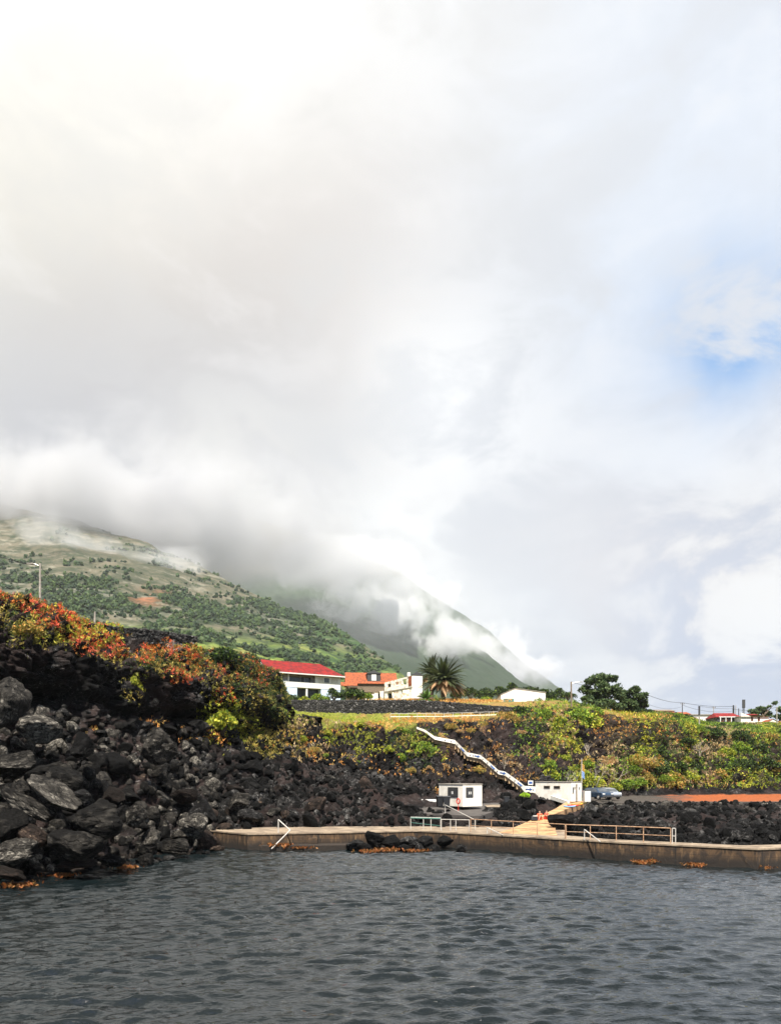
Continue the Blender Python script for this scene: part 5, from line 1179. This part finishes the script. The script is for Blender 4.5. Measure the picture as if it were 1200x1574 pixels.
# ---------------------------------------------------------------- dry stone walls
m, bb, p, o = new_mat('dry_stone'); t = bb.n('ShaderNodeTexCoord').outputs['Object']
v = bb.voro(t, 2.6, 'DISTANCE_TO_EDGE'); vc = bb.voro(t, 2.6, 'F1', 'Color'); sp = bb.n('ShaderNodeSeparateColor'); bb.l(vc, sp.inputs[0]); n = bb.noise(t, 7, 5, .7)
cc = bb.mix(sp.outputs[0], (.012, .012, .012), (.075, .072, .068)); cc = bb.mix(bb.m('MULTIPLY', bb.rng(sp.outputs[1], .8, .95), .8), cc, (.24, .23, .22)); cc = bb.mix(bb.rng(n, .4, .6, 0, .5), cc, (.01, .01, .01))
cc = bb.mix(bb.rng(v, .10, .02), cc, (.002, .002, .002)); bb.l(cc, p.inputs['Base Color']); p.inputs['Roughness'].default_value = .9
bump(bb, p, bb.m('ADD', bb.rng(v, 0, .22), bb.m('MULTIPLY', n, .4)), 1, .25); M['drystone'] = m
def stone_wall(pts, th, label, mat, seed, cell=.42, name='stone_wall'):
    """pts: (x,y,z0,z1) along the wall; stones bulge out of its faces"""
    cs = []; P = [np.array(q, float) for q in pts]; S = [0]
    for a, c_ in zip(P[:-1], P[1:]): S.append(S[-1]+np.linalg.norm((c_-a)[:2]))
    n = max(2, int(S[-1]/.16)); u = np.linspace(0, S[-1], n); Q = np.stack([np.interp(u, S, [q[k] for q in P]) for k in range(4)], 1)
    top = 6; rows = 16; T_ = np.gradient(Q[:, :2], axis=0); T_ /= np.linalg.norm(T_, axis=1, keepdims=True); Nn = np.stack([T_[:, 1], -T_[:, 0]], 1)
    V = []
    for r_ in range(rows+top+rows+1):
        if r_ <= rows: o_, w = 1, r_/rows; q = np.column_stack([Q[:, 0]+Nn[:, 0]*th/2, Q[:, 1]+Nn[:, 1]*th/2, Q[:, 2]+(Q[:, 3]-Q[:, 2])*w]); nn = np.column_stack([Nn, 0*Nn[:, :1]])
        elif r_ < rows+top: w = (r_-rows)/top; q = np.column_stack([Q[:, 0]+Nn[:, 0]*th*(.5-w), Q[:, 1]+Nn[:, 1]*th*(.5-w), Q[:, 3]]); nn = np.tile([0, 0, 1.], (n, 1))
        else: w = 1-(r_-rows-top)/rows; q = np.column_stack([Q[:, 0]-Nn[:, 0]*th/2, Q[:, 1]-Nn[:, 1]*th/2, Q[:, 2]+(Q[:, 3]-Q[:, 2])*w]); nn = np.column_stack([-Nn, 0*Nn[:, :1]])
        f1, f2, idn = worley(q/cell*.8+seed); V.append(q+nn*(.16*sstep(f2-f1, 0, .4)+.10*idn-.1)[:, None])
    V = np.array(V); me = np_mesh(name, V.reshape(-1, 3), grid_faces(V.shape[0], V.shape[1])[:, ::-1], smooth=True)
    return tag(link(name, me, mat), label, 'stone wall')
def wpts(L): return [(*at(px, py1, Y)[:2], at(px, py0, Y)[2]-.6, at(px, py1, Y)[2]) for (px, py0, py1, Y) in L]
stone_wall(wpts([(438,1094,1076,119.5),(470,1099,1076.5,119.5),(520,1102,1076.5,119.3),(600,1105,1076.5,117.8),(650,1105,1077,116.6),(690,1104,1080,116.5),(730,1103,1083,116.6),(765,1102,1086,117),(800,1100,1088.5,118),(825,1099,1090,119)]), .9, 'long black dry-stone wall across the terrace below the houses', M['drystone'], 3)
stone_wall(wpts([(449,1107,1098,97.5),(470,1112,1100,95.5),(492,1122,1103.5,93.5)]), .6, 'short grey stone wall at the left end of the grass terrace', M['rock_grey'], 5, .3)
tp = []
for px, py0, py1 in ((158, 985, 962), (190, 990, 966), (225, 985, 968), (262, 986, 973), (300, 990, 980)):
    q = hit(px, py0, 5.5, 7.5); Y = q[1]+1.0; tp.append((*at(px, py1, Y)[:2], at(px, py0, Y)[2]-.3, at(px, py1, Y)[2]))
stone_wall(tp, .7, 'black dry-stone wall along the top of the left cliff', M['drystone'], 9, .34)

# ---------------------------------------------------------------- houses
# red-roofed two-storey house
H = thing('house', 'white two-storey house with a long bright red roof and open balcony', 'house', (*at(414, 1060, 134)[:2], 19.8), R(29)); Lh, Dh = 14.2, 7.5; E = 4.9; Rg = 7.6
hw = MB()
hw.span(0, Lh, 1.6, Dh, 0, E); hw.span(0, Lh, 0, 1.597, 2.35, 2.65); hw.span(0, Lh, 0, .18, 2.653, 3.35)
for x in (0, 3.6, 9.0, 13.95): hw.span(x, x+.25, .003, .25, 3.353, E-.02)
hw.span(9.3, Lh-.25, .03, .15, 3.352, E-.25); hw.span(.25, 3.6, .03, .15, 3.352, 3.5)
hw.build('wall', M['white_clean'], H); MB().span(0, Lh, .02, .16, E-.2, E+.02).build('fascia', M['white_clean'], H)
MB().span(0, 5.4, .05, 1.595, 0, 2.347).build('lower_wall', M['bluewhite'], H); MB().span(10.2, Lh, .05, 1.595, 0, 2.347).build('lower_wall', M['bluewhite'], H)
hv = [(-.6, -.7, E), (Lh+.6, -.7, E), (Lh+.6, Dh+.6, E), (-.6, Dh+.6, E), (-.5, Dh/2, Rg), (Lh-2.6, Dh/2, Rg)]
rf = MB().add(hv+[(x, y, z-.14) for x, y, z in hv[:4]], [(0, 1, 5, 4), (1, 2, 5), (2, 3, 4, 5), (0, 1, 7, 6)[::-1], (1, 2, 8, 7)[::-1], (2, 3, 9, 8)[::-1], (3, 0, 6, 9)[::-1], (6, 7, 8, 9)]).build('roof', M['red_tile'], H)
MB().add([(-.52, -.4, E+.02), (-.52, Dh+.4, E+.02), (-.60, Dh/2, Rg-.06)], [(0, 1, 2)]).build('gable', M['white_clean'], H)
MB().span(-.62, Lh+.62, -.80, -.69, E-.22, E-.02).build('gutter', M['white_clean'], H)
for (x0, x1, z0, z1, mt) in ((.4, 3.4, 3.5, 4.6, 'curtain'), (4.0, 8.8, 3.4, 4.6, 'glass'), (6.6, 7.5, 3.4, 4.6, 'dark')):
    y = 1.55 if mt != 'dark' else 1.50; w = MB().span(x0, x1, y, 1.61, z0, z1).build('window', M['white_clean'], H)
    MB().span(x0+.08, x1-.08, y-.02, y+.01, z0+.08, z1-.08).build('pane', M[mt], w)
for (x0, x1, mt) in ((9.6, 10.7, 'curtain'), (10.75, 11.9, 'glass'), (12.2, 13.7, 'curtain')):
    w = MB().span(x0, x1, -.01, .04, 3.5, 4.45).build('window', M['white_clean'], H); MB().span(x0+.06, x1-.06, -.03, -.008, 3.56, 4.4).build('pane', M[mt], w)
g = MB().span(5.4, 10.2, 1.45, 1.59, 0, 2.34).build('garage_opening', M['dark'], H); MB().span(7.2, 7.5, .1, .4, 0, 2.34).build('pillar', M['white_clean'], H)
# orange-roofed house with dormer
O = thing('house', 'dark-walled house with weathered orange tile roof and one dormer window', 'house', (*at(533, 1060, 158)[:2], 20.6), R(6)); 
MB().span(0, 10.6, 0, 6, 0, 5.0).build('wall', M['wood'], O)
MB().add([(-.3, -.5, 4.95), (10.9, -.5, 4.95), (10.9, 6.5, 4.95), (-.3, 6.5, 4.95), (-.3, 3, 7.75), (10.9, 3, 7.75)], [(0, 1, 5, 4), (2, 3, 4, 5), (1, 2, 5), (3, 0, 4), (0, 3, 2, 1)]).build('roof', M['orange_tile'], O)
MB().add([(-1.3, -1.6, 4.3), (2.2, -1.6, 4.3), (2.2, -.45, 5.2), (-1.3, -.45, 5.2), (-1.3, -.45, 4.3), (2.2, -.45, 4.3)], [(0, 1, 2, 3), (0, 3, 4), (1, 5, 2), (0, 4, 5, 1)]).build('lean_to_roof', M['orange_tile'], O)
dm = MB().span(4.4, 7.2, .2, 2.6, 5.2, 7.2).build('dormer', M['shutter'], O); MB().add([(4.2, 0, 7.2), (7.4, 0, 7.2), (7.4, 3, 7.2), (4.2, 3, 7.2), (5.8, 0, 7.95), (5.8, 3, 7.95)], [(0, 1, 4), (0, 4, 5, 3), (1, 2, 5, 4), (0, 3, 2, 1), (3, 5, 2)]).build('dormer_roof', M['shutter'], dm)
MB().span(5.3, 6.3, .14, .22, 5.7, 7.0).build('window', M['white_clean'], dm)
vb = MB(); [vb.box((x, -1.4, 2.1), (.15, .15, 4.2)) for x in (.4, 3, 5.5, 8, 10.2)]; vb.box((5.3, -1.4, 4.1), (10.4, .2, .2)); vb.box((5.3, -.8, 3.1), (10.4, 1.3, .12)); vb.build('veranda', M['wood'], O)
for x in (1.2, 3.8, 6.4, 8.6): w = MB().span(x, x+1.1, -.05, .02, 1.4, 3.0).build('window', M['white_clean'], O); MB().span(x+.1, x+1.0, -.07, -.04, 1.5, 2.9).build('pane', M['dark'], w)
# ruined white house
U = thing('ruined_house', 'roofless white ruined house with empty windows and peeling walls', 'ruin', (*at(633, 1071, 134.5)[:2], 19.9), 0)
def wallq(a, c_, z0a, z0c, z1a, z1c, th, mb):
    d = np.array([c_[0]-a[0], c_[1]-a[1]]); n = np.array([-d[1], d[0]])/np.linalg.norm(d)*th
    A, B_, C_, D_ = (a[0], a[1]), (c_[0], c_[1]), (c_[0]+n[0], c_[1]+n[1]), (a[0]+n[0], a[1]+n[1])
    mb.prism([A, B_, C_, D_], [z0a, z0c, z0c, z0a], [z1a, z1c, z1c, z1a])
def panelled(mb, a, c_, holes, z1a, z1c, th):    # wall from a to c_ with holes (u0,u1,z0,z1)
    a, c_ = np.array(a), np.array(c_); us = sorted({0., 1.}|{h[0] for h in holes}|{h[1] for h in holes}); f = lambda u: a+(c_-a)*u; zt = lambda u: z1a+(z1c-z1a)*u
    for u0, u1 in zip(us[:-1], us[1:]):
        hs = sorted([h for h in holes if h[0] < (u0+u1)/2 < h[1]], key=lambda h: h[2]); z = 0.
        for h in hs: 
            if h[2] > z+.01: wallq(f(u0), f(u1), z, z, h[2], h[2], th, mb)
            z = h[3]
        wallq(f(u0), f(u1), z, z, zt(u0), zt(u1), th, mb)
up = MB(); LW = (-5.05, 7.2)                                                      # far left corner of the long wall
panelled(up, LW, (0, 0), [(.10, .24, 2.7, 3.4), (.10, .34, 0.1, 1.7), (.40, .52, 2.7, 3.5), (.66, .80, 2.55, 3.75), (.62, .92, .1, 1.75)], 3.75, 4.15, .35)
up.build('front_wall', M['ruin'], U)
MB().add([(0, 0, 0), (1.9, .15, 0), (1.9, .15, 4.15), (.95, .08, 4.75), (0, 0, 4.15), (0, .35, 0), (1.9, .5, 0), (1.9, .5, 4.15), (.95, .43, 4.75), (0, .35, 4.15)], [(0, 1, 2, 3, 4), (9, 8, 7, 6, 5), (1, 6, 7, 2), (2, 7, 8, 3), (3, 8, 9, 4), (0, 4, 9, 5)]).build('gable_wall', M['white'], U)
MB().add([(-.15, -.1, 4.2), (.95, -.02, 4.85), (2.1, .08, 4.15), (2.1, 5, 4.15), (.95, 5, 4.85), (-.15, 5, 4.2)], [(0, 1, 4, 5), (1, 2, 3, 4), (2, 1, 0), (3, 5, 4)]).build('gable_roof', M['shutter'], U)
MB().box((-.55, 1.0, 4.45), (.55, .55, .7)).build('chimney', M['white'], U); MB().add([(-.62, .80, 2.3), (-.08, .03, 2.3), (-.08, .03, 4.1), (-.62, .80, 4.05)], [(0, 1, 2, 3)]).build('brick_strip', M['orange_tile'], U)
MB().box((-2.5, 3.5, 1.98), (8.75, .14, .12), math.atan2(-7.2, 5.05)).build('string_course', M['pole'], U)
MB().span(-3.6, 1.8, 7.3, 7.6, 0, 3.4).build('rear_wall', M['ruin'], U)
lw = MB()
for (x0, x1, h) in ((-8.9, -7.9, 1.15), (-7.9, -7.0, 1.6), (-7.0, -6.3, 1.9), (-5.9, -5.2, 2.2)): lw.span(x0, x1-.02, 8.1-(x0+9)*.2, 8.5-(x0+9)*.2, -.2, h)
lw.build('broken_wall', M['ruin'], U)
# white barn
Bn = thing('barn', 'white windowless barn with a dark green door and slanting roof line', 'barn', (*at(769.5, 1083, 148)[:2], 19.3), R(-2)); W_ = 8.85
bp = [(0, 0), (W_, 0), (W_, 3.15), (2.8, 3.95), (0, 2.75)]
MB().xprism(bp, 0, 8).build('wall', M['white'], Bn)
def offp(x, z): return (x, z)
MB().add([(-.12, -.12, 2.74), (2.8, -.12, 3.99), (2.8, 8.1, 3.99), (-.12, 8.1, 2.74), (W_+.12, -.12, 3.14), (W_+.12, 8.1, 3.14)]+[(-.12, -.12, 2.84), (2.8, -.12, 4.09), (2.8, 8.1, 4.09), (-.12, 8.1, 2.84), (W_+.12, -.12, 3.24), (W_+.12, 8.1, 3.24)],
  [(6, 7, 8, 9), (7, 10, 11, 8), (0, 1, 7, 6), (1, 4, 10, 7), (3, 2, 8, 9)[::-1], (2, 5, 11, 8)[::-1], (0, 6, 9, 3), (4, 5, 11, 10), (0, 3, 2, 1), (1, 2, 5, 4)]).build('roof', M['pole'], Bn)
MB().span(.55, 2.55, -.06, .02, .55, 1.95).build('door', M['teal'], Bn)
# far houses on the right, about 190 m off
def far_house(px0, px1, py_base, py_eave, py_ridge, Y, depth, wall, roof, label, rz=0, wins=(), hip=0., gable_front=False, roof_th=.0, porch=False):
    c = at(px0, py_base, Y); s = Y/F; Lx = (px1-px0)*s/math.cos(rz); he = (py_base-py_eave)*s; hr = (py_base-py_ridge)*s
    t = thing('house', label, 'house', c, rz); MB().span(0, Lx, 0, depth, -1.5, he).build('wall', wall, t)
    if gable_front:
        MB().add([(0, .0, he), (Lx, .0, he), (Lx/2, .0, hr-.1), (0, .2, he), (Lx, .2, he), (Lx/2, .2, hr-.1)], [(0, 1, 2), (5, 4, 3)]).build('gable', wall, t)
        v = [(-.2, -.15, he-.05), (Lx+.2, -.15, he-.05), (Lx/2, -.15, hr), (-.2, depth, he-.05), (Lx+.2, depth, he-.05), (Lx/2, depth, hr)]; MB().add(v, [(0, 2, 5, 3), (2, 1, 4, 5)]).build('roof', roof, t)
    else:
        v = [(-.3, -.4, he), (Lx+.3, -.4, he), (Lx+.3, depth+.4, he), (-.3, depth+.4, he), (-.3+hip, depth/2, hr), (Lx+.3-hip, depth/2, hr)]
        MB().add(v, [(0, 1, 5, 4), (2, 3, 4, 5), (1, 2, 5), (3, 0, 4), (0, 3, 2, 1)]).build('roof', roof, t)
    for (u, z0, z1, w) in wins:
        x = u*Lx; o_ = MB().span(x-w/2, x+w/2, -.06, .02, z0, z1).build('window', M['orange_tile'], t); MB().span(x-w/2+.1, x+w/2-.1, -.08, -.05, z0+.1, z1-.1).build('pane', M['dark'], o_)
    if porch:
        pb = MB(); [pb.box((x, -1.3, he/2), (.18, .18, he)) for x in np.linspace(.3, Lx-.3, 5)]; pb.box((Lx/2, -1.3, he-.02), (Lx, .2, .2)); pb.build('porch', M['white_clean'], t)
    return t
far_house(1011, 1036, 1104, 1093, 1089, 200, 7, M['cream'], M['wood'], 'cream house with a flat brown roof, first of the far houses from the left')
far_house(1036, 1060, 1110, 1098, 1093, 195, 6, M['cream'], M['orange_tile'], 'cream house with a pale orange roof beside the flat brown-roofed one', wins=((.3, .8, 1.7, .8), (.7, .8, 1.7, .8)))
far_house(1046, 1073, 1112, 1105, 1101, 186, 5, M['white'], M['red_tile'], 'low house with a thin dark orange roof below the pale orange roof', porch=True)
far_house(1058, 1092, 1106, 1098.5, 1096.5, 215, 6, M['white_clean'], M['pole'], 'long low white building with a grey roof, seen between two poles')
far_house(1101, 1138, 1112, 1102.5, 1094.5, 186, 6.5, M['shutter'], M['red_tile'], 'house with the bright red roof and dark shaded porch, left of the far white house', hip=.9, wins=((.2, .5, 1.4, .9), (.5, .5, 1.4, .9), (.8, .5, 1.4, .9)), porch=True)  # dark grey house wall: the porch shade is put into its colour
fh = far_house(1138, 1180, 1118, 1101.5, 1100, 182, 6, M['white'], M['pole'], 'far white house with two small red-framed windows', wins=((.40, 1.6, 2.5, .55), (.64, 1.6, 2.5, .55)), rz=R(-2))
MB().add([(0, 0, 2.65), (2.6, 0, 2.62), (0, 0, 3.6), (0, .25, 2.65), (2.6, .25, 2.62), (0, .25, 3.6)], [(0, 1, 2), (5, 4, 3), (0, 2, 5, 3), (2, 1, 4, 5)]).build('parapet', M['white'], fh)
far_house(1150, 1163, 1104, 1099, 1096.5, 195, 4, M['orange_tile'], M['red_tile'], 'small red roof peeping over the far white house')
far_house(1178, 1196.5, 1119, 1110.5, 1105, 178, 6, M['white'], M['orange_tile'], 'small white gabled shed right of the far white house', gable_front=True)
far_house(1196, 1226, 1119, 1112, 1107, 190, 6, M['cream'], M['orange_tile'], 'orange-roofed house cut by the right edge of the picture')

# ---------------------------------------------------------------- poles, lamp and wires
def pole(px, pt, pb_, Y, label, mat='pole', r_=.13, arm=None, name='utility_pole', cat='utility pole', extra=1.5, cross=True):
    b0 = at(px, pb_, Y); h = (pb_-pt)/F*Y; t = thing(name, label, cat, b0)
    MB().tube((0, 0, -extra), (0, 0, h), r_, r_*.75, 8).build('post', M[mat], t)
    if cross:
        MB().box((0, -.08, h-.35), (1.1, .1, .1)).build('crossarm', M['wood'], t)
        for x in (-.45, .45): MB().tube((x, -.08, h-.3), (x, -.08, h-.08), .04, .05, 6).build('insulator', M['shutter'], t)
    return t, b0+np.array([0, 0, h])
def lamp_arm(t, h, d):
    MB().path([(0, 0, h-.25), (d*.9, 0, h-.05), (d*1.5, 0, h-.02)], .045, 6).build('arm', M['steel'], t); MB().box((d*1.75, 0, h-.02), (.55, .16, .1)).build('lamp_head', M['pole'], t, bevel=.03)
q = hit(62, 912, 5.5, 7); t1, e1 = pole(62, 866, 912, q[1]+.4, 'pale concrete street lamp on the brow of the left cliff', 'pole', .10, name='street_lamp', cat='street lamp', cross=False); lamp_arm(t1, (912-866)/F*(q[1]+.4), -.45)
q2 = hit(146, 955, 5.5, 7.2); t2, e2 = pole(146, 940, 960, q2[1]+2.5, 'short pale post on the brow of the left cliff', 'pole', .11, name='post', cat='post', cross=False)
t3, e3 = pole(877.5, 1048, 1090, 117, 'wooden lamp pole with a side arm left of the big round tree', 'wood', .15, name='street_lamp', cat='street lamp', cross=False); lamp_arm(t3, 42/F*117, .9)
t4, e4 = pole(1048, 1080, 1104, 190, 'thin utility pole left of the tall dark one among the far houses', 'shutter', .13)
t5, e5 = pole(1074, 1085.5, 1120, 130, 'tall near utility pole with a dark top standing in the green slope', 'pole', .15, cross=False)
MB().tube((0, 0, 34.5/F*130-1.6), (0, 0, 34.5/F*130+.02), .17, .17, 8).build('dark_top', M['shutter'], t5)
t6, e6 = pole(1096, 1086, 1104, 200, 'thin utility pole just left of the bright red roof', 'pole', .12)
t7, e7 = pole(1126.5, 1084, 1104, 196, 'thick dark pole rising behind the bright red roof', 'shutter', .28, cross=False)
t8, e8 = pole(1130, 1084.5, 1104, 200, 'slim pole close beside the thick dark one', 'pole', .12, cross=False)
t9, e9 = pole(1134.5, 1089, 1104, 190, 'short post between the thick dark pole and the mast', 'shutter', .14, cross=False)
t0, e0 = pole(1193, 1087, 1120, 165, 'pale pole nearest the right edge in front of the white shed', 'pole', .16, cross=False)
mt_ = thing('antenna_mast', 'dark lattice antenna mast behind the far white house', 'mast', at(1142, 1104, 230)); hm = 28.5/F*230; ml = MB()
for k in range(3):
    a = 2.09*k; ml.tube((math.cos(a)*.35, math.sin(a)*.35, -1), (math.cos(a)*.22, math.sin(a)*.22, hm), .06, .05, 5)
for i in range(14):
    for k in range(3): a, a2 = 2.09*k, 2.09*(k+1); z = hm*i/14; ml.tube((math.cos(a)*.3, math.sin(a)*.3, z), (math.cos(a2)*.3, math.sin(a2)*.3, z+hm/14), .035, .035, 4)
ml.build('lattice', M['shutter'], mt_); MB().box((0, -.1, hm-1.3), (.75, .5, 2.6)).build('aerial_panels', M['shutter'], mt_)
def wire(a, c_, sag, label, r_=.03):
    pts = [np.array(a)+(np.array(c_)-np.array(a))*u-np.array([0, 0, 4*sag*u*(1-u)]) for u in np.linspace(0, 1, 15)]
    tag(MB().path(pts, r_, 5).build('power_line', M['black']), label, 'cable')
wire(at(-60, 832, 52), e1-np.array([0, 0, .2]), .25, 'cable from the left edge of the picture to the left street lamp', .02)
wire(e1-np.array([0, 0, .25]), e2-np.array([0, 0, .05]), .3, 'cable sagging from the left street lamp to the short post', .02)
wire(e3, at(905, 1054, 125), .1, 'cable from the lamp pole into the big round tree', .03)
wire(at(990, 1066, 150), e4, .5, 'cable from the big round tree to the first thin pole', .045); wire(at(990, 1080, 150), e4-np.array([0, 0, 1]), .9, 'lower cable from the tree to the first thin pole', .03)
wire(e4, e7-np.array([0, 0, .3]), .4, 'upper cable between the first thin pole and the thick dark pole', .045); wire(e4-np.array([0, 0, .6]), e7-np.array([0, 0, 1.5]), .9, 'lower cable between the first thin pole and the thick dark pole', .035)
wire(e5, e7-np.array([0, 0, .9]), .2, 'cable from the tall near pole to the thick dark pole', .03); wire(e7-np.array([0, 0, 1]), e0, .6, 'cable from the thick dark pole to the pole at the right edge', .035)
